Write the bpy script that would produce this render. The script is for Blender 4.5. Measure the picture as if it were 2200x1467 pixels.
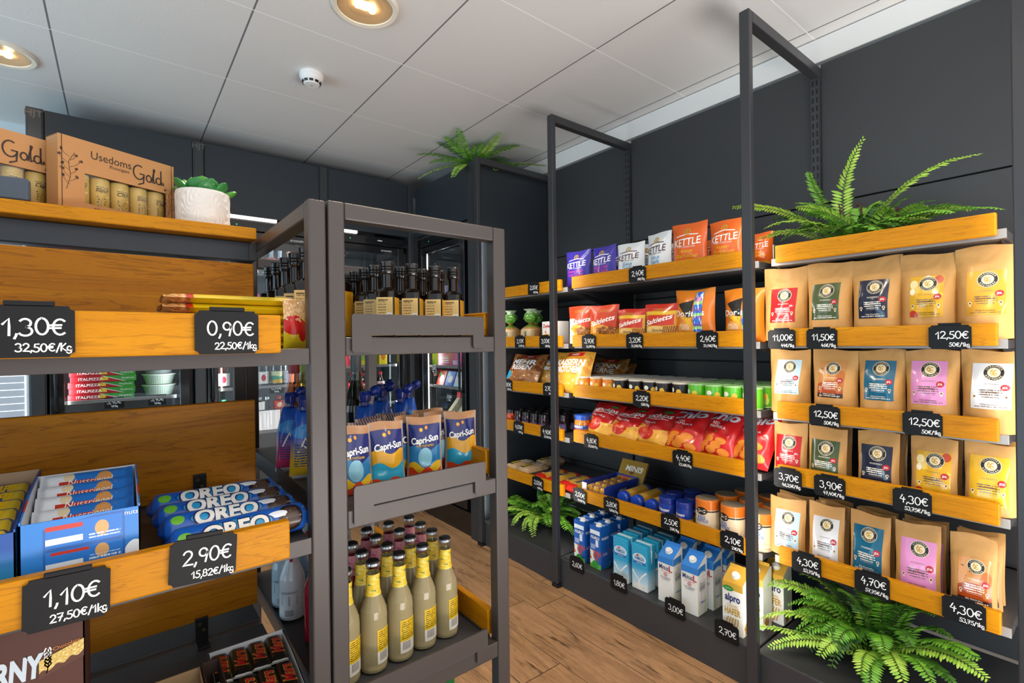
import bpy, bmesh, math, random
from math import sin, cos, pi, radians, sqrt, atan2, hypot
from mathutils import Vector, Matrix
for _o in list(bpy.data.objects): bpy.data.objects.remove(_o)
SC = bpy.context.scene
COL = SC.collection
RND = random.Random(11)

# ---------------------------------------------------------------- camera
CAMZ, FPX, YAW, ROLL = 1.25, 1064.46, radians(38.46), radians(-0.716)
_F = Vector((sin(YAW), cos(YAW), 0)); _r = Vector((cos(YAW), -sin(YAW), 0)); _u = Vector((0, 0, 1))
CR = _r*cos(ROLL) + _u*sin(ROLL)
CU = _u*cos(ROLL) - _r*sin(ROLL)
cam = bpy.data.objects.new('camera', bpy.data.cameras.new('camera')); COL.objects.link(cam)
cam.matrix_world = Matrix((( CR.x, CU.x, -_F.x, 0), (CR.y, CU.y, -_F.y, 0), (CR.z, CU.z, -_F.z, CAMZ), (0, 0, 0, 1)))
cam.data.sensor_width = 36; cam.data.lens = 36*FPX/2200; cam.data.clip_start = .02
SC.camera = cam

def at(x, y, X=None, Y=None, Z=None):
    """point of the room seen at photo pixel (x, y) on the plane X, Y or Z = const"""
    d = _F + CR*((x-1100)/FPX) - CU*((y-733.5)/FPX)
    t = X/d.x if X is not None else (Y/d.y if Y is not None else (Z-CAMZ)/d.z)
    return Vector((d.x*t, d.y*t, CAMZ+d.z*t))

# ---------------------------------------------------------------- light
SC.view_settings.view_transform = 'Standard'; SC.view_settings.look = 'None'
SC.view_settings.gamma = 1; SC.view_settings.use_curve_mapping = False
SC.view_settings.exposure = 0.12
SC.cycles.use_denoising = True
SC.cycles.max_bounces = 8; SC.cycles.transparent_max_bounces = 24; SC.cycles.caustics_reflective = False; SC.cycles.caustics_refractive = False
SC.cycles.sample_clamp_indirect = 6
W = bpy.data.worlds.new('daylight'); SC.world = W; W.use_nodes = True
W.node_tree.nodes['Background'].inputs[0].default_value = (.78, .88, 1, 1)
W.node_tree.nodes['Background'].inputs[1].default_value = .85

def area(name, loc, target, sx, sy, power, col=(1, 1, 1), spread=180):
    l = bpy.data.lights.new(name, 'AREA'); l.shape = 'RECTANGLE'; l.size = sx; l.size_y = sy; l.energy = power; l.color = col; l.spread = radians(spread)
    o = bpy.data.objects.new(name, l); COL.objects.link(o); o.location = loc
    o.rotation_euler = (Vector(target)-Vector(loc)).to_track_quat('-Z', 'Y').to_euler()
    return o
# shop-front daylight from behind and from the left, with two added ceiling fills
area('shopfront_daylight', (-.4, -2.6, 1.7), (.9, 1.6, 1.2), 4.2, 2.4, 16, (1, .95, .88))
area('ceiling_fill_front', (1.2, -1.9, .03), (1.2, -1.8, 2.54), 3.0, 2.0, 200, (1, .97, .95))  # added fill facing up to brighten the ceiling, not a real source
area('ceiling_fill_left', (-3.0, 1.0, .3), (.2, 2.2, 2.54), 3.0, 1.0, 60, (.5, .82, 1))  # added bluish fill that lifts the left part of the ceiling
area('side_window_daylight', (-3.2, 2.2, 1.6), (0, 2.2, 1.7), 2.6, 2.0, 34, (.45, .78, 1))
# ceiling downlights of the shop (the two in view are modelled below, the rest continue their grid)
for _x, _y, _p in ((.75, 1.82, 46), (-.39, 3.07, 8), (1.0, .45, 15), (-.39, 1.82, 3.5), (1.25, -.4, 18), (-.39, .45, 2.5)):
    l = bpy.data.lights.new('downlight_beam', 'SPOT'); l.energy = _p*2.1; l.color = (1, .86, .66); l.spot_size = radians(125); l.spot_blend = .7; l.shadow_soft_size = .08
    o = bpy.data.objects.new('downlight_beam', l); COL.objects.link(o); o.location = (_x, _y, 2.525)

# ---------------------------------------------------------------- materials
def lin(c):
    if isinstance(c, str):
        c = c.lstrip('#'); c = [int(c[i:i+2], 16)/255 for i in (0, 2, 4)]
        c = [x/12.92 if x <= .04045 else ((x+.055)/1.055)**2.4 for x in c]
    return tuple(c)[:3]+(1,)
_MC = {}
def mat(key, color='#808080', rough=.5, metal=0, spec=.5, coat=0, trans=0, ior=1.45, emit=None, es=0, sss=0):
    if key in _MC: return _MC[key]
    m = bpy.data.materials.new(key); m.use_nodes = True
    b = m.node_tree.nodes['Principled BSDF']
    b.inputs['Base Color'].default_value = lin(color); b.inputs['Roughness'].default_value = rough; b.inputs['Metallic'].default_value = metal
    b.inputs['Specular IOR Level'].default_value = spec; b.inputs['Coat Weight'].default_value = coat; b.inputs['Coat Roughness'].default_value = .08
    b.inputs['Transmission Weight'].default_value = trans; b.inputs['IOR'].default_value = ior
    if emit: b.inputs['Emission Color'].default_value = lin(emit); b.inputs['Emission Strength'].default_value = es
    _MC[key] = m; return m

class NT:
    def __init__(s, m):
        s.t = m.node_tree; s.b = s.t.nodes['Principled BSDF']
    def n(s, kind, **kw):
        nd = s.t.nodes.new(kind)
        for k, v in kw.items(): setattr(nd, k, v)
        return nd
    def put(s, sock, v):
        if isinstance(v, bpy.types.NodeSocket): s.t.links.new(v, sock)
        else: sock.default_value = v
    def math(s, op, a, b=None, c=None):
        nd = s.n('ShaderNodeMath', operation=op); s.put(nd.inputs[0], a)
        if b is not None: s.put(nd.inputs[1], b)
        if c is not None: s.put(nd.inputs[2], c)
        return nd.outputs[0]
    def vec(s, op, a, b=None):
        nd = s.n('ShaderNodeVectorMath', operation=op); s.put(nd.inputs[0], a)
        if b is not None: s.put(nd.inputs[1], b)
        return nd.outputs['Value'] if op in ('LENGTH', 'DOT_PRODUCT', 'DISTANCE') else nd.outputs[0]
    def mix(s, f, a, b):
        nd = s.n('ShaderNodeMix', data_type='RGBA'); s.put(nd.inputs[0], f); s.put(nd.inputs[6], a); s.put(nd.inputs[7], b); return nd.outputs[2]
    def noise(s, vec, scale, detail=2, rough=.5, dist=0):
        nd = s.n('ShaderNodeTexNoise'); nd.inputs['Scale'].default_value = scale; nd.inputs['Detail'].default_value = detail
        nd.inputs['Roughness'].default_value = rough; nd.inputs['Distortion'].default_value = dist
        if vec is not None: s.put(nd.inputs['Vector'], vec)
        return nd.outputs['Fac']
    def maprange(s, v, a, b, c=0, d=1):
        nd = s.n('ShaderNodeMapRange'); s.put(nd.inputs[0], v)
        for i, q in enumerate((a, b, c, d)): nd.inputs[i+1].default_value = q
        return nd.outputs[0]
    def bump(s, h, strength=.3, dist=.01):
        nd = s.n('ShaderNodeBump'); nd.inputs['Strength'].default_value = strength; nd.inputs['Distance'].default_value = dist
        s.put(nd.inputs['Height'], h); s.t.links.new(nd.outputs[0], s.b.inputs['Normal'])
    def coord(s, which):
        return s.n('ShaderNodeTexCoord').outputs[which]
    def sep(s, v):
        nd = s.n('ShaderNodeSeparateXYZ'); s.put(nd.inputs[0], v); return nd.outputs

def art(key, base, layers=(), rough=.4, coat=0, metal=0, bump=None):
    """printed surface: flat shapes laid over a base colour in the part's own UV space"""
    if key in _MC: return _MC[key]
    m = mat(key, base, rough, metal, coat=coat); t = NT(m)
    uv = t.coord('UV'); su, sv, _ = t.sep(uv)
    cur = lin(base)
    def rect(u0, v0, u1, v1):
        d = t.vec('ABSOLUTE', t.vec('SUBTRACT', uv, ((u0+u1)/2, (v0+v1)/2, 0)))
        x, y, _z = t.sep(d)
        return t.math('MULTIPLY', t.math('LESS_THAN', x, abs(u1-u0)/2), t.math('LESS_THAN', y, abs(v1-v0)/2))
    for L in layers:
        k = L[0]
        if k == 'r': f = rect(*L[1:5]); c = L[5]
        elif k == 'e':
            d = t.vec('LENGTH', t.vec('MULTIPLY', t.vec('SUBTRACT', uv, (L[1], L[2], 0)), (1/L[3], 1/L[4], 0)))
            f = t.math('LESS_THAN', d, 1.0); c = L[5]
        elif k == 'g':   # gradient along axis from p0 to p1
            f = t.maprange(su if L[1] == 'u' else sv, L[2], L[3]); c = L[4]
        elif k == 'n':   # blotches inside a rect
            f = t.math('MULTIPLY', t.math('GREATER_THAN', t.noise(uv, L[1], 3), L[2]), rect(*L[4])) if len(L) > 4 else t.math('GREATER_THAN', t.noise(uv, L[1], 3), L[2]); c = L[3]
        elif k == 's':   # stripes
            w = t.math('FRACT', t.math('MULTIPLY', su if L[1] == 'u' else sv, L[2]))
            f = t.math('MULTIPLY', t.math('LESS_THAN', w, L[3]), rect(*L[5])); c = L[4]
        elif k == 't':   # small print
            u0, v0, u1, v1, nl, c = L[1:7]
            row = t.math('MULTIPLY', sv, nl/(v1-v0)); w = t.math('LESS_THAN', t.math('FRACT', row), .5)
            cv = t.n('ShaderNodeCombineXYZ'); t.put(cv.inputs[0], t.math('MULTIPLY', su, 40/(u1-u0)*.6)); t.put(cv.inputs[1], t.math('MULTIPLY', t.math('FLOOR', row), 7.3))
            f = t.math('MULTIPLY', t.math('MULTIPLY', w, t.math('GREATER_THAN', t.noise(cv.outputs[0], 1, 1), .42)), rect(u0, v0, u1, v1))
        elif k == 'd':   # diagonal half plane a*u+b*v > c0
            f = t.math('GREATER_THAN', t.math('ADD', t.math('MULTIPLY', su, L[1]), t.math('MULTIPLY', sv, L[2])), L[3]); c = L[4]
        elif k == 'w':   # wavy edge: v < h + a*sin(u*f)
            f = t.math('LESS_THAN', sv, t.math('ADD', L[1], t.math('MULTIPLY', L[2], t.math('SINE', t.math('MULTIPLY', su, L[3]))))); c = L[4]
        cur = t.mix(f, cur, lin(c))
    t.put(t.b.inputs['Base Color'], cur)
    if bump: t.bump(t.noise(t.coord('Object'), bump[0], 3), bump[1], .002)
    return m

def wood(key, c0, c1, c2, scale=1.0, rough=.42):
    m = mat(key, c0, rough, spec=.22); t = NT(m)
    mp = t.n('ShaderNodeMapping'); mp.inputs['Scale'].default_value = (1.1*scale, 9*scale, 15*scale)
    info = t.n('ShaderNodeObjectInfo')
    cmb = t.n('ShaderNodeCombineXYZ'); t.put(cmb.inputs[0], t.math('MULTIPLY', info.outputs['Random'], 9)); t.put(cmb.inputs[2], t.math('MULTIPLY', info.outputs['Random'], 3.7))
    t.put(mp.inputs[0], t.vec('ADD', t.coord('Object'), cmb.outputs[0]))
    n1 = t.noise(mp.outputs[0], 2.2, 4, .55, .7)
    rings = t.math('FRACT', t.math('MULTIPLY', n1, 9))
    fine = t.noise(t.vec('MULTIPLY', mp.outputs[0], (6, 7, 7)), 9, 3, .6)
    c = t.mix(t.maprange(n1, .3, .7), lin(c0), lin(c1))
    c = t.mix(t.math('MULTIPLY', t.maprange(rings, .72, 1), .55), c, lin(c2))
    c = t.mix(t.math('MULTIPLY', t.maprange(fine, .5, .8), .45), c, lin(c2))
    t.put(t.b.inputs['Base Color'], c); t.bump(fine, .12, .001)
    return m

def glass_pane(key, tint=(1, 1, 1), refl=.25, rough=.0):
    if key in _MC: return _MC[key]
    m = bpy.data.materials.new(key); m.use_nodes = True; nt = m.node_tree; nt.nodes.clear()
    out = nt.nodes.new('ShaderNodeOutputMaterial'); mx = nt.nodes.new('ShaderNodeMixShader'); tr = nt.nodes.new('ShaderNodeBsdfTransparent'); gl = nt.nodes.new('ShaderNodeBsdfGlossy'); lw = nt.nodes.new('ShaderNodeLayerWeight'); ma = nt.nodes.new('ShaderNodeMath')
    tr.inputs[0].default_value = tint+(1,); gl.inputs['Roughness'].default_value = rough; lw.inputs[0].default_value = .25
    ma.operation = 'MULTIPLY_ADD'; ma.inputs[1].default_value = refl*2; ma.inputs[2].default_value = .03
    nt.links.new(lw.outputs['Facing'], ma.inputs[0]); nt.links.new(ma.outputs[0], mx.inputs[0]); nt.links.new(tr.outputs[0], mx.inputs[1]); nt.links.new(gl.outputs[0], mx.inputs[2]); nt.links.new(mx.outputs[0], out.inputs[0])
    _MC[key] = m; return m

M_STEEL = mat('anthracite_steel', '#3b3b3e', .38, .15); M_STEEL2 = mat('anthracite_panel', '#36373a', .45)
M_GOND = mat('graphite_steel', '#47413f', .38, .2); M_BLACK = mat('black_plastic', '#17171a', .4); M_VBLACK = mat('black_void', '#070708', .6)
M_DECK = mat('grey_deck', '#4a494a', .42, .1); M_EDGE = mat('pale_lit_steel', '#8f8d8b', .4, .3); M_WHITE = mat('white_plastic', '#eeeeec', .4)  # M_EDGE paler than the deck: LED light on shelf fronts painted in
M_LED = mat('led_white', '#ffffff', .5, emit='#fff6ea', es=4); M_CHROME = mat('chrome', '#d8d8d8', .12, 1)
M_WOOD = wood('oak_board', '#cd8a06', '#bd7904', '#8a5306'); M_WOODL = wood('oak_back_board', '#c67f0e', '#a8640a', '#683c08', .8)
M_CHALK = mat('chalk_white', '#f4f4f2', .8); M_TAG = mat('tag_black', '#101012', .5, spec=.3); M_KRAFT = None

# ---------------------------------------------------------------- mesh builder
_TX = {}
def text_mesh(s, bold=0, shear=0):
    k = (s, bold, shear)
    if k in _TX: return _TX[k]
    cu = bpy.data.curves.new('t', 'FONT'); cu.body = s; cu.size = 1; cu.resolution_u = 4; cu.offset = bold; cu.shear = shear
    ob = bpy.data.objects.new('t', cu); COL.objects.link(ob)
    dg = bpy.context.evaluated_depsgraph_get(); me = bpy.data.meshes.new_from_object(ob.evaluated_get(dg))
    v = [(p.co.x, p.co.y) for p in me.vertices]; f = []
    me.calc_loop_triangles()
    for t in me.loop_triangles: f.append(tuple(t.vertices))
    bpy.data.objects.remove(ob); bpy.data.curves.remove(cu); bpy.data.meshes.remove(me)
    x0 = min((p[0] for p in v), default=0); x1 = max((p[0] for p in v), default=1)
    cap = .69
    v = [((x-(x0+x1)/2)/cap, y/cap) for x, y in v]
    _TX[k] = (v, f, (x1-x0)/cap); return _TX[k]

class MB:
    def __init__(s): s.v = []; s.f = []; s.m = []; s.uv = []; s.sm = []; s.mats = []
    def mi(s, m):
        if m not in s.mats: s.mats.append(m)
        return s.mats.index(m)
    def add(s, vs, fs, m, uvs=None, smooth=False):
        o = len(s.v); s.v += [tuple(p) for p in vs]; s.uv += uvs if uvs else [(0, 0)]*len(vs); i = s.mi(m)
        for f in fs: s.f.append(tuple(a+o for a in f)); s.m.append(i); s.sm.append(smooth)
        return s
    def box(s, x0, y0, z0, x1, y1, z1, m, bev=0, seg=2):
        bm = bmesh.new(); bmesh.ops.create_cube(bm, size=1)
        for p in bm.verts: p.co = ((x0+x1)/2+p.co.x*(x1-x0), (y0+y1)/2+p.co.y*(y1-y0), (z0+z1)/2+p.co.z*(z1-z0))
        if bev: bmesh.ops.bevel(bm, geom=list(bm.edges), offset=bev, segments=seg, affect='EDGES', profile=.5)
        bm.verts.index_update()
        vs = [tuple(p.co) for p in bm.verts]; fs = [tuple(p.index for p in f.verts) for f in bm.faces]; bm.free()
        uv = [((p[0]-x0)/((x1-x0) or 1), (p[2]-z0)/((z1-z0) or 1)) for p in vs]
        return s.add(vs, fs, m, uv)
    def grid(s, fn, nu, nv, m, smooth=True, closed=False):
        vs = []; uv = []
        for j in range(nv+1):
            for i in range(nu+1):
                u, v = i/nu, j/nv; vs.append(fn(u, v)); uv.append((u, v))
        fs = [(j*(nu+1)+i, j*(nu+1)+i+1, (j+1)*(nu+1)+i+1, (j+1)*(nu+1)+i) for j in range(nv) for i in range(nu)]
        return s.add(vs, fs, m, uv, smooth)
    def lathe(s, prof, n, m, mats=None, cx=0, cy=0, z0=0, k=None):
        """prof: (r, z) points bottom to top; sharp corners are split; k: superellipse exponent (2 round, 5 squarish)"""
        zs = [p[1] for p in prof]; zl, zh = min(zs), max(zs)
        def ring(r, z, kk):
            vs = []; uv = []
            for i in range(n+1):
                a = 2*pi*i/n+pi/2; c, d = cos(a), sin(a)
                q = 1 if kk == 2 else (abs(c)**kk+abs(d)**kk)**(-1/kk)
                vs.append((cx+r*q*c, cy+r*q*d, z0+z)); uv.append((i/n, (z-zl)/((zh-zl) or 1)))
            return vs, uv
        for j in range(len(prof)-1):
            a, b = prof[j], prof[j+1]
            mm = mats[j] if mats else m
            ka = a[2] if len(a) > 2 else 2; kb = b[2] if len(b) > 2 else 2
            va, ua = ring(a[0], a[1], ka); vb, ub = ring(b[0], b[1], kb)
            fs = [(i, i+1, n+1+i+1, n+1+i) for i in range(n)]
            s.add(va+vb, fs, mm, ua+ub, True)
        return s
    def tube(s, pts, r, m, n=6, r1=None):
        pts = [Vector(p) for p in pts]; vs = []; N = len(pts)
        for i, p in enumerate(pts):
            d = (pts[min(i+1, N-1)]-pts[max(i-1, 0)]).normalized()
            a = d.cross(Vector((0, 0, 1)));
            if a.length < .05: a = d.cross(Vector((1, 0, 0)))
            a.normalize(); b = d.cross(a); rr = r if r1 is None else r+(r1-r)*i/(N-1)
            vs += [p+a*rr*cos(2*pi*k/n)+b*rr*sin(2*pi*k/n) for k in range(n)]
        fs = [(i*n+k, i*n+(k+1) % n, (i+1)*n+(k+1) % n, (i+1)*n+k) for i in range(N-1) for k in range(n)]
        fs += [tuple(range(n-1, -1, -1)), tuple((N-1)*n+k for k in range(n))]
        return s.add(vs, fs, m, None, True)
    def prism(s, poly, y0, y1, m, axis='y'):
        n = len(poly)
        if axis == 'y': vs = [(p[0], y0, p[1]) for p in poly]+[(p[0], y1, p[1]) for p in poly]
        elif axis == 'x': vs = [(y0, p[0], p[1]) for p in poly]+[(y1, p[0], p[1]) for p in poly]
        else: vs = [(p[0], p[1], y0) for p in poly]+[(p[0], p[1], y1) for p in poly]
        xs = [p[0] for p in poly]; zs = [p[1] for p in poly]
        uv = [((p[0]-min(xs))/(max(xs)-min(xs)), (p[1]-min(zs))/(max(zs)-min(zs))) for p in poly]*2
        return s.add(vs, [tuple(range(n)), tuple(range(2*n-1, n-1, -1))]+[(i, (i+1) % n, n+(i+1) % n, n+i) for i in range(n)], m, uv)
    def text(s, st, cap, fn, m, x=0, y=0, bold=0, shear=0, width=None, seg=None, rot=0):
        v, f, w = text_mesh(st, bold, shear)
        kx = cap if width is None else width/w
        pts = []
        for a, b in v:
            a, b = a*kx, (b-.5)*cap
            if rot: a, b = a*cos(rot)-b*sin(rot), a*sin(rot)+b*cos(rot)
            pts.append((x+a, y+b))
        f = list(f)
        if seg:
            out = []; st_ = list(f)
            while st_:
                a, b, c = st_.pop()
                P = [pts[a], pts[b], pts[c]]
                e = [hypot(P[0][0]-P[1][0], P[0][1]-P[1][1]), hypot(P[1][0]-P[2][0], P[1][1]-P[2][1]), hypot(P[2][0]-P[0][0], P[2][1]-P[0][1])]
                k = e.index(max(e))
                if e[k] < seg: out.append((a, b, c)); continue
                t = (a, b, c); i, j, l = t[k], t[(k+1) % 3], t[(k+2) % 3]
                pts.append(((pts[i][0]+pts[j][0])/2, (pts[i][1]+pts[j][1])/2)); q = len(pts)-1
                st_ += [(i, q, l), (q, j, l)]
            f = out
        return s.add([fn(a, b) for a, b in pts], f, m)
    def stroke(s, pts, w, fn, m):
        q = [pts[0]]
        for a, b in zip(pts, pts[1:]):
            k = max(1, int(hypot(b[0]-a[0], b[1]-a[1])/.015)) if hypot(b[0]-a[0], b[1]-a[1]) < .5 else 1
            q += [(a[0]+(b[0]-a[0])*i/k, a[1]+(b[1]-a[1])*i/k) for i in range(1, k+1)]
        pts = q
        n = len(pts); vs = []
        for i in range(n):
            a, b = pts[max(i-1, 0)], pts[min(i+1, n-1)]
            dx, dy = b[0]-a[0], b[1]-a[1]; L = hypot(dx, dy) or 1
            ex = 0
            if i == 0: ex = -.35
            if i == n-1: ex = .35
            x, y = pts[i][0]+dx/L*w*ex, pts[i][1]+dy/L*w*ex
            vs += [(x-dy/L*w/2, y+dx/L*w/2), (x+dy/L*w/2, y-dx/L*w/2)]
        return s.add([fn(*p) for p in vs], [(2*i, 2*i+1, 2*i+3, 2*i+2) for i in range(n-1)], m)
    def tri(s, A, B, D, fn, m, n=6):
        ix = {}; vs = []
        for i in range(n+1):
            for j in range(n+1-i):
                u, v = i/n, j/n; w = 1-u-v; ix[i, j] = len(vs); vs.append(fn(A[0]*w+B[0]*u+D[0]*v, A[1]*w+B[1]*u+D[1]*v))
        fs = []
        for i in range(n):
            for j in range(n-i):
                fs.append((ix[i, j], ix[i+1, j], ix[i, j+1]))
                if i+j < n-1: fs.append((ix[i+1, j], ix[i+1, j+1], ix[i, j+1]))
        return s.add(vs, fs, m)
    def disc(s, cx, cy, rx, ry, fn, m, n=20, r0=0, rings=1):
        vs = []; fs = []
        for q in range(rings+1):
            t = r0+(1-r0)*q/rings
            vs += [fn(cx+rx*t*cos(2*pi*i/n), cy+ry*t*sin(2*pi*i/n)) for i in range(n)]
        for q in range(rings): fs += [(q*n+i, q*n+(i+1) % n, (q+1)*n+(i+1) % n, (q+1)*n+i) for i in range(n)]
        return s.add(vs, fs, m)
    def rot(s, M):
        s.v = [tuple(M @ Vector(p)) for p in s.v]; return s
    def build(s, name, parent=None):
        me = bpy.data.meshes.new(name); me.from_pydata(s.v, [], s.f)
        for m in s.mats: me.materials.append(m)
        me.polygons.foreach_set('material_index', s.m); me.polygons.foreach_set('use_smooth', s.sm)
        ul = me.uv_layers.new(name='UVMap'); vi = [0]*len(me.loops); me.loops.foreach_get('vertex_index', vi)
        buf = []
        for i in vi: buf += s.uv[i]
        ul.data.foreach_set('uv', buf); me.update()
        o = bpy.data.objects.new(name, me); COL.objects.link(o)
        if parent: o.parent = parent
        return o

def thing(name, label, cat, loc=(0, 0, 0), rz=0, group=None):
    o = bpy.data.objects.new(name, None); COL.objects.link(o); o.empty_display_size = .02
    o.location = loc; o.rotation_euler = (0, 0, rz); return tag(o, label, cat, group)
def tag(o, label, cat, group=None):
    o['label'] = label; o['category'] = cat
    if group: o['group'] = group
    return o
def struct(name, mb):
    o = mb.build(name); o['kind'] = 'structure'; return o
def dup(root, loc, rz=None, label=None, group=None, scale=None):
    r = root.copy(); COL.objects.link(r); r.location = loc
    if rz is not None: r.rotation_euler = (root.rotation_euler[0], root.rotation_euler[1], rz)
    if label: r['label'] = label
    if group: r['group'] = group
    if scale: r.scale = (scale,)*3
    for ch in list(root.children):
        c = ch.copy(); COL.objects.link(c); c.parent = r
        for g in list(ch.children):
            d = g.copy(); COL.objects.link(d); d.parent = c
    return r
ORD = ['first', 'second', 'third', 'fourth', 'fifth', 'sixth', 'seventh', 'eighth', 'ninth', 'tenth', 'eleventh', 'twelfth']
RIGHT = -pi/2      # facing the aisle from the right wall

def arc(cx, cy, rx, ry, a0, a1, n=10):
    return [(cx+rx*cos(radians(a0+(a1-a0)*i/n)), cy+ry*sin(radians(a0+(a1-a0)*i/n))) for i in range(n+1)]
CH = {'0': (.72, [arc(.32, .5, .28, .5, 100, 450, 16)]), '1': (.52, [[(.05, .66), (.32, 1), (.33, .5), (.32, 0)]]),
      '2': (.7, [arc(.3, .72, .25, .28, 165, -35, 8)+[(.2, .2), (.03, .02), (.3, .04), (.62, .02)]]),
      '3': (.68, [arc(.26, .75, .25, .25, 150, -85, 8)+arc(.26, .25, .3, .27, 85, -150, 9)]),
      '4': (.7, [[(.3, 1), (.17, .7), (.03, .42), (.3, .4), (.6, .43)], [(.45, .68), (.42, .3), (.4, -.02)]]),
      '5': (.68, [[(.55, 1), (.18, .98), (.13, .56)]+arc(.28, .3, .3, .31, 115, -150, 9)]),
      '6': (.68, [[(.5, 1), (.2, .7), (.06, .35)]+arc(.31, .27, .25, .27, 160, -200, 12)]),
      '7': (.66, [[(.02, .95), (.3, .97), (.58, .99), (.4, .5), (.24, 0)], [(.12, .5), (.52, .54)]]),
      '8': (.68, [arc(.3, .74, .22, .25, -90, 270, 12), arc(.3, .25, .28, .25, 90, 450, 12)]),
      '9': (.68, [arc(.3, .7, .24, .28, 10, 370, 12)+[(.54, .5), (.45, 0)]]),
      ',': (.24, [[(.12, .1), (.1, 0), (.03, -.17)]]),
      '€': (.8, [arc(.42, .5, .32, .48, 50, 310, 12), [(-.02, .6), (.48, .62)], [(-.02, .43), (.45, .44)]]),
      '/': (.4, [[(.0, -.1), (.36, 1.05)]]), ' ': (.25, []),
      'k': (.5, [[(.08, 1.05), (.06, 0)], [(.42, .6), (.08, .3), (.45, 0)]]), 'K': (.6, [[(.08, 1), (.06, 0)], [(.5, .95), (.08, .42), (.55, 0)]]),
      'g': (.55, [arc(.25, .32, .2, .28, 20, 380, 10)+[(.46, .1), (.42, -.25), (.2, -.35), (.02, -.2)]])}
def chalk(mb, s, cap, fn, x, y, w, right=False, jit=None):
    tot = sum(CH[c][0] for c in s)*cap
    px = x-tot if right else x-tot/2
    for c in s:
        adv, st = CH[c]; fk = fn; dy = (jit.uniform(-.05, .05)*cap) if jit else 0
        for q, p in enumerate(st): mb.stroke([(px+a*cap, y+dy+b*cap-cap/2) for a, b in p], w, (lambda a, b, q=q: (lambda r: (r[0], r[1]-.00012*q, r[2]))(fn(a, b))), M_CHALK)
        px += adv*cap

# ================================================================ setting
def floor_mat():
    m = mat('plank_floor', '#9c7f62', .42); t = NT(m); x, y, _ = t.sep(t.coord('Object'))
    row = t.math('FLOOR', t.math('DIVIDE', x, .19)); 
    wn = t.n('ShaderNodeTexWhiteNoise', noise_dimensions='1D'); t.put(wn.inputs['W'], row)
    yy = t.math('DIVIDE', t.math('ADD', y, t.math('MULTIPLY', wn.outputs[0], 1.3)), 1.3)
    w2 = t.n('ShaderNodeTexWhiteNoise', noise_dimensions='2D'); cv = t.n('ShaderNodeCombineXYZ'); t.put(cv.inputs[0], row); t.put(cv.inputs[1], t.math('FLOOR', yy)); t.put(w2.inputs['Vector'], cv.outputs[0])
    c2 = t.n('ShaderNodeCombineXYZ'); t.put(c2.inputs[0], t.math('MULTIPLY', x, 9)); t.put(c2.inputs[1], t.math('ADD', t.math('MULTIPLY', y, 1.1), t.math('MULTIPLY', w2.outputs[0], 20))); t.put(c2.inputs[2], t.math('MULTIPLY', w2.outputs[0], 9))
    g = t.noise(c2.outputs[0], 2.4, 6, .62, .8); fine = t.noise(t.vec('MULTIPLY', c2.outputs[0], (5, 3, 1)), 7, 4, .6)
    c = t.mix(t.maprange(g, .3, .72), lin('#c69a70'), lin('#8f6a4b'))
    c = t.mix(t.math('MULTIPLY', t.maprange(fine, .52, .75), .55), c, lin('#64452c'))
    c = t.mix(t.math('MULTIPLY', t.maprange(t.noise(c2.outputs[0], 4.5, 4, .6, .6), .57, .70), .85), c, lin('#33200f'))
    c = t.mix(t.math('MULTIPLY', w2.outputs[0], .3), c, lin('#96704a'))
    e = t.math('LESS_THAN', t.math('ABSOLUTE', t.math('SUBTRACT', t.math('FRACT', t.math('DIVIDE', x, .19)), .5)), .493)
    e2 = t.math('LESS_THAN', t.math('ABSOLUTE', t.math('SUBTRACT', t.math('FRACT', yy), .5)), .4985)
    c = t.mix(t.math('MULTIPLY', e, e2), lin('#4a392c'), c)
    t.put(t.b.inputs['Base Color'], c); t.bump(fine, .1, .002); return m
def ceiling_mat():
    m = mat('ceiling_panel', '#e4e3e1', .85); t = NT(m); x, y, _ = t.sep(t.coord('Object'))
    def line(v, off, w):
        f = t.math('FRACT', t.math('DIVIDE', t.math('SUBTRACT', v, off-.3125), .625))
        return t.math('LESS_THAN', t.math('ABSOLUTE', t.math('SUBTRACT', f, .5)), w/.625/2)
    c = t.mix(line(x, .42, .007), lin('#e2e1df'), lin('#77787c'))
    c = t.mix(line(y, 2.105, .005), c, lin('#fbfbfb')); t.put(t.b.inputs['Base Color'], c)
    t.bump(t.noise(t.coord('Object'), 130, 3, .6), .35, .002); return m
struct('floor', MB().box(-4, -3, -.05, 2.5, 4.1, 0, floor_mat()))
struct('ceiling', MB().box(-4, -3, 2.54, 2.5, 4.1, 2.6, ceiling_mat()))
M_WALL = mat('wall_paint', '#e3e2df', .8); M_WALLB = mat('wall_paint_cool_lit', '#dfe6ea', .8)  # back wall tinted cool: bluish daylight put into its colour
struct('wall_right', MB().box(2.40, -3, 0, 2.5, 4.1, 2.54, M_WALL))
b = MB(); b.box(-4, 4.0, 0, -1.75, 4.1, 2.54, M_WALLB); b.box(-.42, 4.0, 0, 2.4, 4.1, 2.54, M_WALLB); b.box(-1.75, 4.0, 2.2, -.42, 4.1, 2.54, M_WALLB); b.box(-1.75, 4.0, 0, -.42, 4.1, .35, M_WALLB)
struct('wall_back', b)
b = MB().box(-1.75, 4.05, .35, -.42, 4.07, 2.2, mat('window_daylight_glass', '#dfe8f0', .2, emit='#dbe6f2', es=1.1))
wn = struct('window_1', b)
b = MB()
for k in range(46): b.box(-1.74, 4.015, .37+k*.04, -.43, 4.022, .405+k*.04, mat('blind_slat', '#d9d9e0', .5))
o = b.build('blind_slats', wn)
b = MB().box(2.37, -3, 2.435, 2.40, 4.0, 2.535, mat('wall_cove', '#e9e8e5', .7)); struct('trim_1', b)

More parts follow.
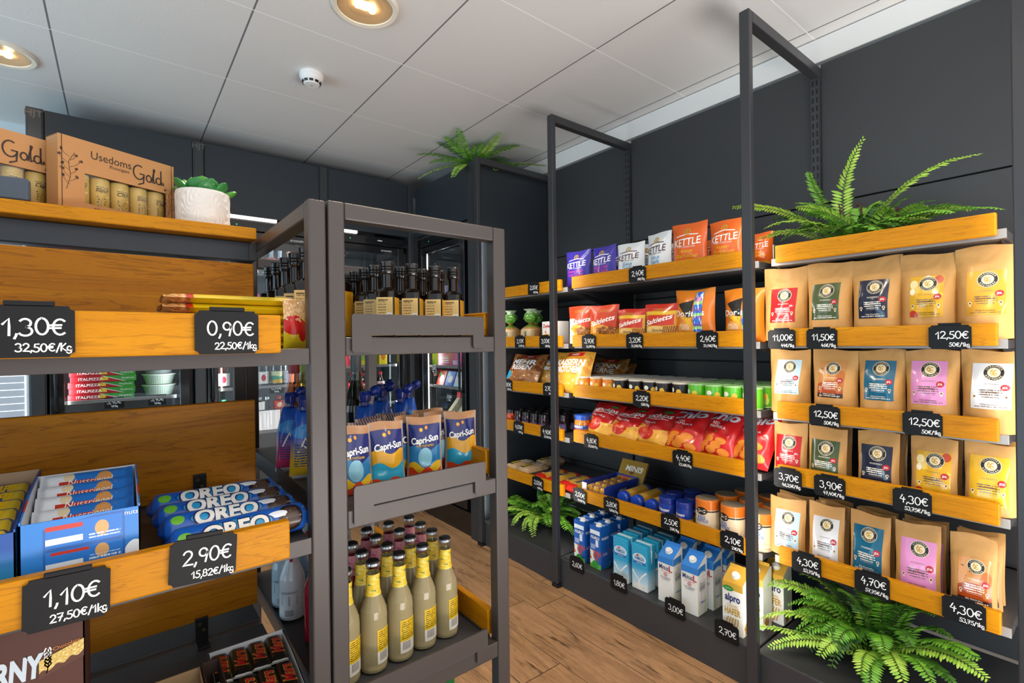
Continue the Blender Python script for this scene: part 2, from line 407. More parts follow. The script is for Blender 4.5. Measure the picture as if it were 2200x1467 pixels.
# ---------------------------------------------------------------- right wall shelving
Y_UP = (.845, 1.845, 2.512, .168)     # uprights
wp = MB()
M_PANEL = mat('wall_panel_grey', '#363739', .5)
secs = [(.19, .845), (.845, 1.845), (1.845, 2.515)]
nm = {0: 'coffee bay', 1: 'snack bay', 2: 'bread bay'}
PZ = [.15, .46, .80, 1.14, 1.48, 1.82, 2.42]
for k, (y0, y1) in enumerate([(-.9, .175), (.205, .83)]+[(.86, 1.83), (1.86, 2.52)]):
    t = thing('back_panel', ['anthracite back panel at the right edge beyond the coffee bay', 'anthracite back panel behind the coffee pouches', 'anthracite back panel behind the crisp bags and cartons', 'narrow anthracite back panel behind the bread and jam shelves'][k], 'panel', (2.36, (y0+y1)/2, 0), RIGHT)
    for a, c in zip(PZ, PZ[1:]):
        MB().box(-(y1-y0)/2+.001, 0, a+.003, (y1-y0)/2-.001, .02, c-.003, M_PANEL, .002).build('panel_board', t)
    MB().box(-(y1-y0)/2, .021, .15, (y1-y0)/2, .035, 2.41, M_VBLACK).build('backing_sheet', t)
for k, y in enumerate(Y_UP):
    top = 2.40 if k != 2 else 2.385
    t = thing('shelf_upright', ['tall dark steel upright frame with arm between crisps and coffee pouches', 'dark steel upright frame with arm between bread bay and crisp bay', 'dark steel upright frame at the corner of the fridge end panel', 'dark steel upright frame at the right edge past the coffee pouches'][k], 'shelf frame', (1.725, y, 0), RIGHT, 'uprights of the wall shelving')
    w = .036
    MB().box(-w/2, 0, .02, w/2, .026, top, M_STEEL, .003).build('post', t)
    MB().box(-w/2, .026, top-.04, w/2, .635, top, M_STEEL, .003).build('arm', t)
    MB().box(-w/2-.004, -.004, 0, w/2+.004, .026, .018, M_BLACK, .003).build('foot', t)
    m = MB().box(-.016, .615, .12, .016, .634, top-.04, M_STEEL)
    for q in range(60):
        z = .2+q*.036
        for s in (-.008, .008): m.box(s-.0028, .6142, z, s+.0028, .616, z+.022, M_VBLACK)
    m.build('slotted_upright', t)
    MB().box(-.006, .0265, .16, .006, .030, 1.95, M_LED).build('led_strip', t)
    l = area('shelf_led', (1.758, y, 1.05), (2.3, y+(.35 if k == 2 else 0), 1.05), .012, 1.75, (2.1, 2.0, 2.6, 1.6)[k], (1, .95, .88), 170)
M_BASE = mat('base_anthracite', '#3d3d40', .4, .1)
for k, (y0, y1) in enumerate(secs):
    t = thing('shelving_plinth', ['dark steel base plinth of the coffee bay under the fern', 'dark steel base plinth carrying the milk cartons', 'dark steel base plinth of the bread bay under the fern'][k], 'plinth', (1.753, (y0+y1)/2, 0), RIGHT, 'base plinths of the wall shelving')
    w = (y1-y0)-.008
    MB().box(-w/2, 0, 0, w/2, .02, .145, M_BASE, .003).build('kick_panel', t)
    MB().box(-w/2, .002, .128, w/2, .60, .146, M_BASE, .003).build('base_deck', t)

def shelf(sec, zb, wd, label, y0=None, y1=None, h=.061):
    a, c = secs[sec]; yc = (a+c)/2
    if y0 is None: y0, y1 = a+.045, c-.032
    t = thing('display_shelf', label, 'shelf', (1.84, yc, zb), RIGHT, 'shelves with oak fronts on the right wall')
    w = (c-a)-.045
    MB().box(-w/2, .026, -.008, w/2, .50, .016, M_DECK, .002).build('deck', t)
    MB().box(-w/2, .022, -.008, w/2, .0265, .018, M_EDGE, .001).build('front_edge', t)
    for s in (-1, 1): MB().prism([(.05, -.01), (.50, -.01), (.50, -.10), (.44, -.10)], s*(w/2-.012)-.002, s*(w/2-.012)+.002, M_STEEL, 'x').build('bracket', t)
    m = MB().box(-(y1-y0)/2, 0, 0, (y1-y0)/2, .021, h, M_WOOD, .003).build('front_board', t); m.location = (yc-(y0+y1)/2, 0, 0)
    if sec == 0:   # wire dividers at the left end
        MB().box(-w/2-.006, .05, .016, -w/2-.003, .3, .075, M_EDGE).build('divider', t)
    return t
LA = ['topmost oak-fronted shelf of the coffee bay carrying the fern', 'oak-fronted shelf with the 11,00 and 12,50 tags under the large coffee pouches', 'oak-fronted shelf with two 12,50 tags under the second row of coffee pouches', 'oak-fronted shelf with the 3,70 and 3,90 tags under small coffee pouches', 'lowest oak-fronted shelf of the coffee bay with the 4,70 tag']
LB = ['topmost oak-fronted shelf of the crisp bay under the orange and blue bags', 'oak-fronted shelf under pretzel, stick and nacho bags', 'oak-fronted shelf with the 2,20 tag under the mini crisp cans', 'oak-fronted shelf under the large red crisp bags', 'lowest oak-fronted shelf of the crisp bay with biscuits and rice cakes']
LC = ['topmost empty oak-fronted shelf of the bread bay', 'oak-fronted shelf with green tied toast bags', 'oak-fronted shelf with bread roll bags', 'oak-fronted shelf with jam jars', 'lowest oak-fronted shelf of the bread bay above the fern']
ZB = [[1.519, 1.222, .964, .738, .446], [1.520, 1.219, .962, .728, .432], [1.517, 1.217, .955, .717, .422]]
for k in range(5):
    shelf(0, ZB[0][k], 0, LA[k], .23, .80); shelf(1, ZB[1][k], 0, LB[k], .915, 1.815); shelf(2, ZB[2][k], 0, LC[k], 1.9, 2.47)
def dz(sec, k): return ZB[sec][k]+.0165

# ---------------------------------------------------------------- fridge run
M_CLAD = mat('cladding_anthracite', '#2a3036', .42); M_TRIM = mat('trim_dark', '#3d3f42', .35, .3); M_FR = mat('fridge_black', '#131417', .22, coat=.4)
M_FIN = mat('fridge_interior', '#34383b', .45); M_GLASS = glass_pane('door_glass', (.93, .96, .98), .16)
TN = 2
for x0, x1 in ((-.345, -.28), (.345, .40), (1.055, 1.11), (1.70, 1.738)):
    b = MB().box(x0, 3.36, 0, x1, 3.99, 2.43, M_TRIM, .003); b.box(x0+.006, 3.354, 0, x1-.006, 3.36, 2.425, M_TRIM, .002)
    if x0 < 1: b.text('HJT', .03, lambda p, q: (x0+.03+p, 3.3535, 2.40+q), mat('trim_emboss', '#6a6560', .4))
    struct('trim_%d' % TN, b); TN += 1
for k, (x0, x1) in enumerate(((-.28, .345), (.40, 1.055), (1.11, 1.70))):
    t = thing('fascia_panel', ['dark fascia panel behind the gift boxes over the left fridge', 'dark fascia panel behind the potted succulent over the middle fridge', 'dark fascia panel left of the corner over the cola fridge'][k], 'panel', (x0, 3.36, 2.035), 0, 'fascia panels over the fridges')
    MB().box(.002, .004, 0, x1-x0-.002, .03, .393, M_CLAD, .002).build('front_panel', t)
    MB().box(0, .03, .375, x1-x0, .60, .395, M_CLAD).build('top_panel', t)
    MB().box(.01, .005, -.018, (.39, .39, .2)[k], .022, -.001, M_LED).build('light_bar', t)
for x0, y0, x1, y1 in ((1.74, 2.535, 1.78, 2.565), (1.745, 2.567, 1.80, 2.64)):
    struct('trim_%d' % TN, MB().box(x0, y0, 0, x1, y1, 2.388, M_TRIM, .003)); TN += 1
t = thing('side_cladding', 'tall dark end panel under the fern between side fridge and bread bay', 'panel', (1.782, 2.535, 0))
MB().box(0, 0, 0, .575, .022, 2.39, M_CLAD, .002).build('side_sheet', t)
t = thing('fascia_panel', 'dark fascia panel under the fern over the side fridge', 'panel', (1.75, 2.66, 2.035))
MB().box(0, -.015, 0, .03, .685, .353, M_CLAD, .002).build('front_panel', t); MB().box(.03, 0, .335, .60, .69, .353, M_CLAD).build('top_panel', t)
def fridge(label, loc, rz, w, gx0, gx1, shelves, dim=.52, handle_left=True, brand=None):
    """front faces local -Y at y=0; x from 0 to w"""
    t = thing('glass_door_fridge', label, 'fridge', loc, rz)
    b = MB(); b.box(0, .05, .08, .02, dim, 1.95, M_FIN); b.box(w-.02, .05, .08, w, dim, 1.95, M_FIN); b.box(0, dim-.02, .08, w, dim, 1.95, M_FIN); b.box(0, .05, .08, w, dim, .2, M_FIN); b.box(0, .05, 1.92, w, dim, 1.95, M_FIN)
    b.build('cabinet', t)
    MB().box(.0, .0, 0, w, .05, .15, M_FR, .003).build('base_grille', t)
    b = MB().box(0, .002, 1.95, w, .12, 2.012, M_FR, .004); b.disc(w*.62, 1.985, .02, .004, lambda a, c: (a, .0015, c), M_WHITE); b.disc(w*.25, 1.98, .003, .003, lambda a, c: (a, .0015, c), mat('led_green', '#20c060', .4, emit='#20ff70', es=2), r0=.01); b.build('canopy', t)
    d = MB(); d.box(gx0-.055, 0, .16, gx0, .045, 1.945, M_FR, .004); d.box(gx1, 0, .16, gx1+.05, .045, 1.945, M_FR, .004); d.box(gx0, 0, 1.895, gx1, .045, 1.945, M_FR, .004); d.box(gx0, 0, .16, gx1, .045, .24, M_FR, .004)
    if brand: d.text(brand, .016, lambda a, c: (gx1-.09+a, -.0006, 1.918+c), M_WHITE)
    dd = d.build('door', t)
    MB().box(gx0-.002, .016, .24, gx1+.002, .024, 1.897, M_GLASS).build('door_glass', dd)
    hx = gx0-.03 if handle_left else gx1+.025
    b = MB().tube([(hx, -.002, .92), (hx, -.03, .94), (hx, -.032, 1.1), (hx, -.03, 1.36), (hx, -.002, 1.38)], .009, M_BLACK, 8); b.build('handle', dd)
    m = MB().box(gx0-.02, .05, .2, gx0-.005, .056, 1.9, M_LED); m.build('light_strip', t)
    for z in shelves:
        b = MB().box(.022, .075, z-.008, w-.022, dim-.03, z, glass_pane('shelf_glass', (.8, .88, .88), .15)); b.box(.022, .068, z-.014, w-.022, .078, z+.004, M_EDGE if brand != 1 else M_TRIM, .002); b.build('fridge_shelf', t)
    return t
FS1 = (.62, .965, 1.5); FS2 = (.70, .985, 1.32, 1.70); FS3 = (.51, .815, 1.09, 1.46); FS4 = (.70, .935, 1.08, 1.36)
Z1, Z2, Z3 = FS1, FS2, FS3
fridge('black fridge with glass door full of red pizza boxes', (-.275, 3.37, 0), 0, .615, .058, .545, Z1, brand=None)
fridge('black fridge with glass door full of bottles in the middle of the back wall', (.405, 3.37, 0), 0, .645, .055, .595, Z2, brand='arcocoin')
fridge('black fridge with glass door of cola bottles and juice cartons', (1.115, 3.37, 0), 0, .585, .06, .50, Z3, handle_left=False, brand='arcocoin')
fridge('black glass door fridge facing the aisle beside the fern', (1.76, 3.345, 0), RIGHT, .685, .065, .59, FS4, handle_left=False)
for n, (x, y, tx, ty, p) in enumerate(((.03, 3.5, .03, 3.9, 4), (.72, 3.5, .72, 3.9, 5), (1.4, 3.5, 1.4, 3.9, 4))):
    area('fridge_light', (x-.24, 3.44, 1.1), (x+.1, 3.75, 1.1), .02, 1.55, p*.55, (.9, .96, 1)); area('fridge_light', (x+.23, 3.44, 1.1), (x-.1, 3.75, 1.1), .02, 1.55, p*.55, (.9, .96, 1))
area('fridge_light', (1.84, 3.25, 1.1), (2.1, 3.0, 1.1), .02, 1.5, 2.2, (.85, .95, 1)); area('fridge_light', (1.84, 2.76, 1.1), (2.1, 3.0, 1.1), .02, 1.5, 1.6, (.85, .95, 1))

# ---------------------------------------------------------------- ceiling fittings
def downlight(x, y, label):
    t = thing('downlight', label, 'ceiling light', (x, y, 2.54)); r = .125
    MB().lathe([(r*.8, -.001), (r*.82, -.012), (r*.95, -.014), (r, -.006), (r, 0)], 40, mat('downlight_ring', '#e9e3d4', .35)).build('ring', t)
    MB().lathe([(.03, -.003), (r*.55, -.004), (r*.80, -.009)], 40, mat('downlight_reflector', '#d9b98c', .38, .35)).build('reflector', t)
    for s in (-.028, .028):
        MB().lathe([(.001, -.016), (.012, -.015), (.014, -.009), (.012, -.004)], 14, mat('bulb_warm', '#fff0d8', .4, emit='#ffdca8', es=30), cx=s).build('bulb', t)
downlight(.75, 1.82, 'round white recessed downlight glowing at the top of the ceiling'); downlight(-.395, 3.07, 'round recessed downlight at the left edge of the ceiling')
t = thing('smoke_detector', 'small round white smoke detector on the ceiling panel', 'smoke detector', (.735, 2.44, 2.54))
MB().lathe([(.052, 0), (.054, -.004), (.054, -.022), (.05, -.028)], 32, M_WHITE).build('base', t)
b = MB().lathe([(.05, -.028), (.043, -.036), (.036, -.05), (.033, -.054), (0, -.055)], 32, M_WHITE)
for k in range(10):
    a = 2*pi*k/10
    b.box(-.009, -.0008, -.0055, .009, .0008, .0055, M_BLACK); nn = 8
    Mx = Matrix.Translation((.0405*cos(a), .0405*sin(a), -.0445)) @ Matrix.Rotation(a+pi/2, 4, 'Z') @ Matrix.Rotation(.4, 4, 'X')
    b.v[-nn:] = [tuple(Mx @ Vector(p)) for p in b.v[-nn:]]
b.text('EI', .008, lambda p, q: (p, q, -.0556), M_BLACK); b.build('sensor_head', t)

# ---------------------------------------------------------------- gondola on the left
t = thing('gondola_shelving', 'graphite steel gondola on the left with oak front and back boards', 'shelf', (0, 0, 0))
def frame(mb, x0, x1, y0, y1): pass
G = M_GOND; TB = .033
def sidef(x, xw, rail_z=1.517):
    MB().box(x, .95, 0, x+xw, .98, 1.52, G, .003).build('post', t); MB().box(x, 1.72, 0, x+xw, 1.75, 1.52, G, .003).build('post', t)
    MB().box(x, .98, 1.487, x+xw, 1.72, 1.519, G, .003).build('side_rail', t)
sidef(.277, .032); sidef(-.98, .032)
for nme, z in (('deck', 1.238), ('deck', .888), ('deck', .55), ('deck', .2)):
    b = MB().box(-.94, .955, z-.02, .277, 1.373, z, M_DECK, .002); b.box(-.94, 1.40, z-.02, .277, 1.745, z, M_DECK, .002); b.build(nme, t)
    MB().box(-.94, .951, z-.026, .2765, .956, z+.004, G, .001).build('deck_edge', t)
for z, x in ((1.235, .222), (.875, .2325)):
    o = MB().box(-.6, 0, 0, .6, .02, .066, M_WOOD, .003).build('front_board', t); o.location = (x-.6, .925, z)
for z0, z1 in ((1.243, 1.453), (.892, 1.112), (.60, .80)):
    o = MB().box(-.6, 0, 0, .6, .018, z1-z0, M_WOODL, .003).build('back_board', t); o.location = (.268-.6, 1.378, z0)
o = MB().box(-.65, 0, 0, .65, .22, .028, M_WOOD, .003).build('top_board', t); o.location = (.272-.65, 1.36, 1.512)
MB().box(-.94, 1.40, 1.462, .277, 1.44, 1.511, mat('blue_grey_steel', '#33383f', .4, .2), .003).build('ridge_beam', t)
b = MB().box(.262, 1.396, 1.465, .277, 1.40, 1.508, M_STEEL); b.lathe([(.006, 0), (.006, .004), (0, .005)], 12, M_CHROME); nn = 26
b.build('rail_bracket', t)
for x, z in ((.147, .889), (.147, .551)):
    b = MB().box(x-.013, 1.371, z, x+.013, 1.377, z+.058, M_BLACK, .001); b.box(x-.013, 1.34, z, x+.013, 1.377, z+.004, M_BLACK, .001)
    for q, w_ in ((.045, -.004), (.03, .004)): b.add([(x+w_+.004*cos(a*pi/4), 1.3705, z+q+.004*sin(a*pi/4)) for a in range(8)], [tuple(range(8))], mat('brass_screw', '#8d7b52', .3, .9))
    b.build('angle_bracket', t)
# ---------------------------------------------------------------- end unit
t = thing('end_shelving_unit', 'graphite steel shelving unit in the middle with bottles and pouches', 'shelf', (0, 0, 0))
for y in (.95, 1.72):
    MB().box(.313, y, 0, .345, y+.03, 1.523, G, .003).build('post', t); MB().box(.702, y, 0, .737, y+.03, 1.523, G, .003).build('post', t)
    MB().box(.345, y, 1.49, .702, y+.03, 1.523, G, .003).build('top_rail', t)
UZ = (1.262, .925, .535, .13)
for k, z in enumerate(UZ):
    MB().box(.316, .981, z-.012, .70, 1.72, z, M_DECK, .002).build('deck', t)
    MB().box(.345, .952, z-.036, .702, .978, z, G, .002).build('end_rail', t)
    MB().box(.311, .981, z-.03, .316, 1.72, z+.012, M_STEEL, .001).build('side_edge', t)
    MB().box(.695, .981, z-.03, .70, 1.72, z+.004, M_STEEL, .001).build('side_edge', t)
    if k < 3:
        o = MB().box(-.36, 0, 0, .36, .018, .062, M_WOOD, .003).build('side_board', t); o.rotation_euler = (0, 0, -pi/2); o.location = (.70, 1.35, z-.002)
        # metal lip clipped over the end rail
        x0, x1, zt = .355, .668, z+.046
        b = MB().prism([(x0+.004, zt), (x0, zt-.004), (x0, z-.026), (x0+.004, z-.03), (x0+.036, z-.03), (x0+.04, z-.026), (x0+.04, z+.004), (x1-.03, z+.004), (x1-.03, z-.022), (x1-.026, z-.026), (x1-.004, z-.026), (x1, z-.022), (x1, zt-.004), (x1-.004, zt)], .9455, .9505, G)
        b.build('metal_lip', t)

# ---------------------------------------------------------------- price tags
def price_tag(cx, cy, main, sub, label, plane, tilt=0, rot=0):
    if plane == 'R': p = at(cx, cy, X=1.835); rz = RIGHT
    elif plane == 'B': p = at(cx, cy, X=1.748); rz = RIGHT
    else: p = at(cx, cy, Y=.92); rz = 0
    t = thing('price_tag', label, 'price tag', p, rz, 'chalkboard price tags'); t.rotation_euler = (tilt, rot, rz)
    w, h, c = .046, .034, .006
    if plane == 'L': w, h = .0455, .035
    b = MB(); poly = []
    for sx, sy, a0 in ((1, 1, 270), (-1, 1, 0), (-1, -1, 90), (1, -1, 180)):
        pts = [(sx*w+c*cos(radians(a)), sy*h+c*sin(radians(a))) for a in range(a0, a0-91, -30)]
        poly += pts
    b.prism(poly, -.0015, .0015, M_TAG); b.build('plate', t)
    MB().box(-.025, -.0015, h-.002, .025, .0035, h+.006, M_TAG, .001).build('clip', t)
    b = MB(); j = random.Random(int(cx*7+cy)); fn = lambda a, c2: (a, -.0021, c2)
    chalk(b, main, .022 if len(main) < 6 else .020, fn, .006, .006 if sub else 0, .0026, jit=j)
    if sub: chalk(b, sub, .0105, fn, w-.003, -h*.62, .0017, True, jit=j)
    b.build('chalk_writing', t)
TAGS = [
 ('R', 1679, 729, '11,00€', '44€/1kg', 'black price tag reading 11,00 on the coffee shelf'), ('R', 1765, 728, '11,50€', '46€/1kg', 'black price tag reading 11,50 on the coffee shelf'),
 ('R', 2040, 724, '12,50€', '50€/1kg', 'black 12,50 price tag under the gold label coffee pouches'), ('R', 1771, 894, '12,50€', '50€/1kg', 'black 12,50 price tag left below the light blue and brown label pouches'),
 ('R', 1981, 911, '12,50€', '50€/1kg', 'black 12,50 price tag under the pink label coffee pouch'), ('R', 1692, 1029, '3,70€', '46,25€/1kg', 'black price tag reading 3,70 below the small red label pouch'),
 ('R', 1782, 1046, '3,90€', '47,40€/1kg', 'black price tag reading 3,90 below the small green label pouch'), ('R', 1959, 1078, '4,30€', '53,75€/1kg', 'black 4,30 price tag below the small gold label pouch with baubles'),
 ('R', 1732, 1212, '4,30€', '53,75/1kg', 'black 4,30 price tag below the small light blue label pouch'), ('R', 1873, 1255, '4,70€', '57,75€/1kg', 'black price tag reading 4,70 on the lowest coffee shelf'),
 ('R', 2070, 1315, '4,30€', '53,75/1kg', 'black 4,30 price tag below the small brown picture label pouch'),
 ('R', 1369, 590, '2,40€', '18€/1kg', 'black 2,40 price tag under the white crisp bags'), ('R', 1265, 735, '3,90€', '21,67€/1kg', 'black price tag reading 3,90 under the pretzel bags'),
 ('R', 1363, 733, '3,20€', '21,30€/1kg', 'black price tag reading 3,20 under the salt stick bags'), ('R', 1519, 731, '2,40€', '21,14€/1kg', 'black 2,40 price tag under the nacho bags'),
 ('R', 1378, 858, '2,20€', '55€/1kg', 'black price tag reading 2,20 below the mini crisp cans'), ('R', 1270, 949, '4,80€', '25,26€/1kg', 'black price tag reading 4,80 under the yellow and red crisp bags'),
 ('R', 1466, 987, '4,40€', '23,16€/1kg', 'black price tag reading 4,40 under the all red crisp bags'), ('R', 1245, 1065, '2,00€', '11,11€/1kg', 'black 2,00 price tag in front of the blue biscuit tray'),
 ('R', 1313, 1086, '3,80€', '9,80€/1kg', 'black price tag reading 3,80 below the golden biscuit rolls'), ('R', 1440, 1124, '2,50€', '25€/1kg', 'black price tag reading 2,50 below the blue biscuit tubs'),
 ('R', 1572, 1164, '2,10€', '21€/1kg', 'black price tag reading 2,10 below the rice cakes'),
 ('B', 1239, 1213, '2,60€', '', 'black price tag reading 2,60 on the plinth below the dark blue milk cartons'), ('B', 1329, 1253, '1,80€', '', 'black price tag reading 1,80 on the plinth below the light blue milk cartons'),
 ('B', 1450, 1308, '3,00€', '', 'black 3,00 price tag on the plinth below the lactose free milk'), ('B', 1561, 1358, '2,70€', '', 'black 2,70 price tag on the plinth below the oat drink'),
 ('R', 1146, 620, '2,00€', '10€/1kg', 'black 2,00 price tag on the empty top shelf of the bread bay'), ('R', 1117, 735, '2,10€', '4,20€/1kg', 'black price tag reading 2,10 below the toast bags'),
 ('R', 1171, 735, '3,00€', '13€/1kg', 'black 3,00 price tag below the toast bags beside the post'), ('R', 1090, 828, '2,80€', '10€/1kg', 'black price tag reading 2,80 below the seeded roll bags'),
 ('R', 1179, 837, '2,70€', '19€/1kg', 'black 2,70 price tag beside the post below the bread rolls'), ('R', 1114, 919, '4,00€', '19€/1kg', 'black price tag reading 4,00 below the jam jars'),
 ('R', 1174, 930, '4,90€', '27,70€/1kg', 'black price tag reading 4,90 beside the post below the jam jars'), ('R', 1155, 1039, '2,00€', '10€/1kg', 'black 2,00 price tag below the red and gold biscuit packs'),
 ('L', 64, 712, '1,30€', '32,50€/Kg', 'large black price tag reading 1,30 at the left edge'), ('L', 489, 714, '0,90€', '22,50€/1kg', 'large black price tag reading 0,90 before the yellow peanut snack bags'),
 ('L', 146, 1286, '1,10€', '27,50€/1kg', 'large black price tag reading 1,10 below the blue bar box'), ('L', 438, 1200, '2,90€', '15,82€/1kg', 'large black price tag reading 2,90 below the sandwich biscuit packs')]
for p, x, y, a, s, l in TAGS: price_tag(x, y, a, s, l, p, 0, {'1,10€': .02, '2,90€': .05}.get(a, 0) if p == 'L' else (.05 if a in ('2,00€', '4,00€') else 0))

# ================================================================ goods: builders
def bag_fn(w, h, d, seal=.05, belly=.45, pull=.05, wr=0, seed=0):
    """pillow bag standing on z=0, front to -Y: returns surf(u, v, side, off)"""
    r = random.Random(seed); ph = [r.uniform(0, 6) for _ in range(6)]
    def surf(u, v, side=-1, off=0):
        a = min(1, max(0, (v-seal*.6)/(1-2*seal*.6+1e-9)))
        pv = (sin(pi*a**(.8 if belly < .5 else 1.1)))**.62 if 0 < a < 1 else 0
        q = abs(2*u-1); pu = max(0, 1-q**2.6)**.75
        y = d/2*pv*pu
        y += wr*pu*pv*(sin(9*u+ph[0]+4*v)*.5+sin(17*u-11*v+ph[1])*.35+sin(23*v+6*u+ph[2])*.3)
        x = (u-.5)*w*(1-pull*sin(pi*v))
        z = h*v*(1-.02*pv)+wr*.6*sin(6*u+ph[3])*v
        if side > 0: y = max(y*.8, .0004)
        return (x, side*(y+.0004+off), z)
    return surf
def bag(t, name, w, h, d, m, print_=None, seal=.05, wr=.003, seed=0, nu=16, nv=18, mback=None):
    s = bag_fn(w, h, d, seal, wr=wr, seed=seed); b = MB()
    b.grid(lambda u, v: s(u, v, -1), nu, nv, m); b.grid(lambda u, v: s(1-u, v, 1), nu, nv, mback or m)
    f = lambda x, z: s(.5+x/w, z/h, -1, .0012)
    if print_: print_(b, f, w, h)
    return b.build(name, t)
def span(x0, x1, yt, X, zd):
    """width, height and centre of a thing whose edges the photo shows, standing at depth X on height zd"""
    a = at(x0, (yt+733)/2, X=X); c = at(x1, (yt+733)/2, X=X); tp = at((x0+x1)/2, yt, X=X)
    return abs(a.y-c.y), tp.z-zd, (a.y+c.y)/2
def bottle_prof(h, r, rn, sh=.55, shl=.18):
    """r body, rn neck; sh shoulder start, shl shoulder length as fractions of h"""
    p = [(r*.85, 0), (r, h*.02)]
    p += [(r, h*sh)]
    for k in range(1, 7):
        a = k/6; p.append((rn+(r-rn)*(.5+.5*cos(pi*a)), h*(sh+shl*a)))
    return p+[(rn, h*.9)]
def text_on_cyl(r, zc, ang=0, off=.0006):
    return lambda a, b: ((r+off)*cos(-pi/2+ang+a/r), (r+off)*sin(-pi/2+ang+a/r), zc+b)
def patch_cyl(b, r, z0, z1, a0, a1, m, n=10, off=.0005):
    b.grid(lambda u, v: ((r+off)*cos(-pi/2+a0+(a1-a0)*u), (r+off)*sin(-pi/2+a0+(a1-a0)*u), z0+(z1-z0)*v), n, 1, m)

M_WTX = mat('print_white', '#f6f4ee', .45); M_BTX = mat('print_black', '#1c1a1a', .5); M_RTX = mat('print_red', '#c01820', .45); M_YTX = mat('print_yellow', '#f2c40f', .45)
M_BLUETX = mat('print_blue', '#1d5fae', .45); M_GOLDTX = mat('print_gold', '#c79a35', .4); M_PINKTX = mat('print_pink', '#e23c96', .45); M_GREENTX = mat('print_green', '#2f8f3a', .45); M_NAVY = mat('print_navy', '#1a2a66', .45); M_GREYTX = mat('print_silver', '#cfd6de', .4); M_BROWN = mat('print_brown', '#5a3018', .5)
GLOSS = dict(rough=.28, coat=.25)

# ---------------------------------------------------------------- crisp bays
def kettle_print(tcol, flav, fcol):
    def pr(b, f, w, h):
        b.text('KETTLE', h*.15, lambda x, z: f(x, h*.61+z+x*.06), tcol, width=w*.76, seg=.02, bold=.012)
        b.stroke([(-w*.3, h*.73), (0, h*.775), (w*.3, h*.75)], h*.02, f, tcol)
        for q in (-.05, 0, .05): b.stroke([(q*w, h*.775), (q*w*1.6, h*.83), (q*w*.8, h*.88)], h*.028, f, M_GOLDTX)
        b.text('HAND COOKED CHIPS', h*.03, lambda x, z: f(x, h*.505+z), tcol, width=w*.5, seg=.02)
        for i, fl in enumerate(flav): b.text(fl, h*.085, lambda x, z: f(x, h*(.42-.1*i)+z), fcol, shear=.3, seg=.02, width=w*(.62 if len(fl) > 5 else .4))
    return pr
BK = {'violet': art('foil_violet', '#3a2f9c', [('g', 'v', .3, .0, '#4a2a86')], **GLOSS), 'white': art('foil_white', '#e4e8ea', [('g', 'v', .25, 0, '#cfe2ee')], **GLOSS), 'orange': art('foil_orange', '#e2621a', [('e', .62, .08, .3, .07, '#e8a93a')], **GLOSS)}
def put_bag(kind, x0, x1, yt, X, k, label, cat='crisp bag', group='crisp bags on the upper shelf', sec=1, lean=0, yaw=0, d=.05, wr=.003, seed=1, m=None, pr=None, name='crisp_bag'):
    zd = dz(sec, k); w, h, y = span(x0, x1, yt, X, zd); h = min(h, ZB[sec][k-1]-.014-zd) if k else h; h /= max(.7, cos(lean))
    t = thing(name, label, cat, (X+.005, y, zd+.001), RIGHT+yaw, group); t.rotation_euler = (-lean, 0, RIGHT+yaw)
    bag(t, 'bag', w*1.0, h, d*1.25, m, pr, seed=seed, wr=wr); return t
KV = kettle_print(M_WTX, ('Sweet Chili', 'Sour Cream'), M_PINKTX); KWH = kettle_print(mat('print_maroon', '#5a3236', .45), ('Sea', 'Salt'), mat('print_sky', '#3aa0d8', .45)); KO = kettle_print(M_WTX, ('Honey', 'Barbecue'), M_YTX)
for i, (c, x0, x1, yt, X, pr, lb, yw) in enumerate([
    ('violet', 1219, 1268, 539, 1.90, KV, 'left violet crisp bag with white and pink lettering on the top shelf', .1), ('violet', 1272, 1327, 529, 1.90, KV, 'violet crisp bag next to the white crisp bags on the top shelf', -.1),
    ('white', 1327, 1386, 522, 1.90, KWH, 'white sea salt crisp bag beside the violet bags', 0), ('white', 1389, 1447, 500, 1.90, KWH, 'taller white sea salt crisp bag beside the orange bags', -.16),
    ('orange', 1446, 1520, 479, 1.90, KO, 'left of the two front orange barbecue crisp bags', .05), ('orange', 1524, 1604, 472, 1.90, KO, 'front orange barbecue crisp bag beside the tall post', -.08),
    ('violet', 1288, 1340, 541, 2.02, KV, 'violet crisp bag mostly hidden behind the front violet and white bags', 0), ('white', 1375, 1412, 524, 2.02, KWH, 'white crisp bag peeking out between two white bags', 0), ('white', 1430, 1480, 521, 2.02, KWH, 'white crisp bag peeking out left of the orange bag', 0),
    ('orange', 1508, 1560, 515, 2.02, KO, 'orange crisp bag peeking out between the two front orange bags', 0), ('orange', 1575, 1622, 508, 2.02, KO, 'orange crisp bag behind the tall post on the top shelf', 0), ('orange', 1612, 1662, 500, 2.02, KO, 'orange crisp bag right of the tall post below the fern', 0)]):
    put_bag(c, x0, x1, yt, X, 0, lb, m=BK[c], pr=pr, yaw=yw, seed=i, d=.055)
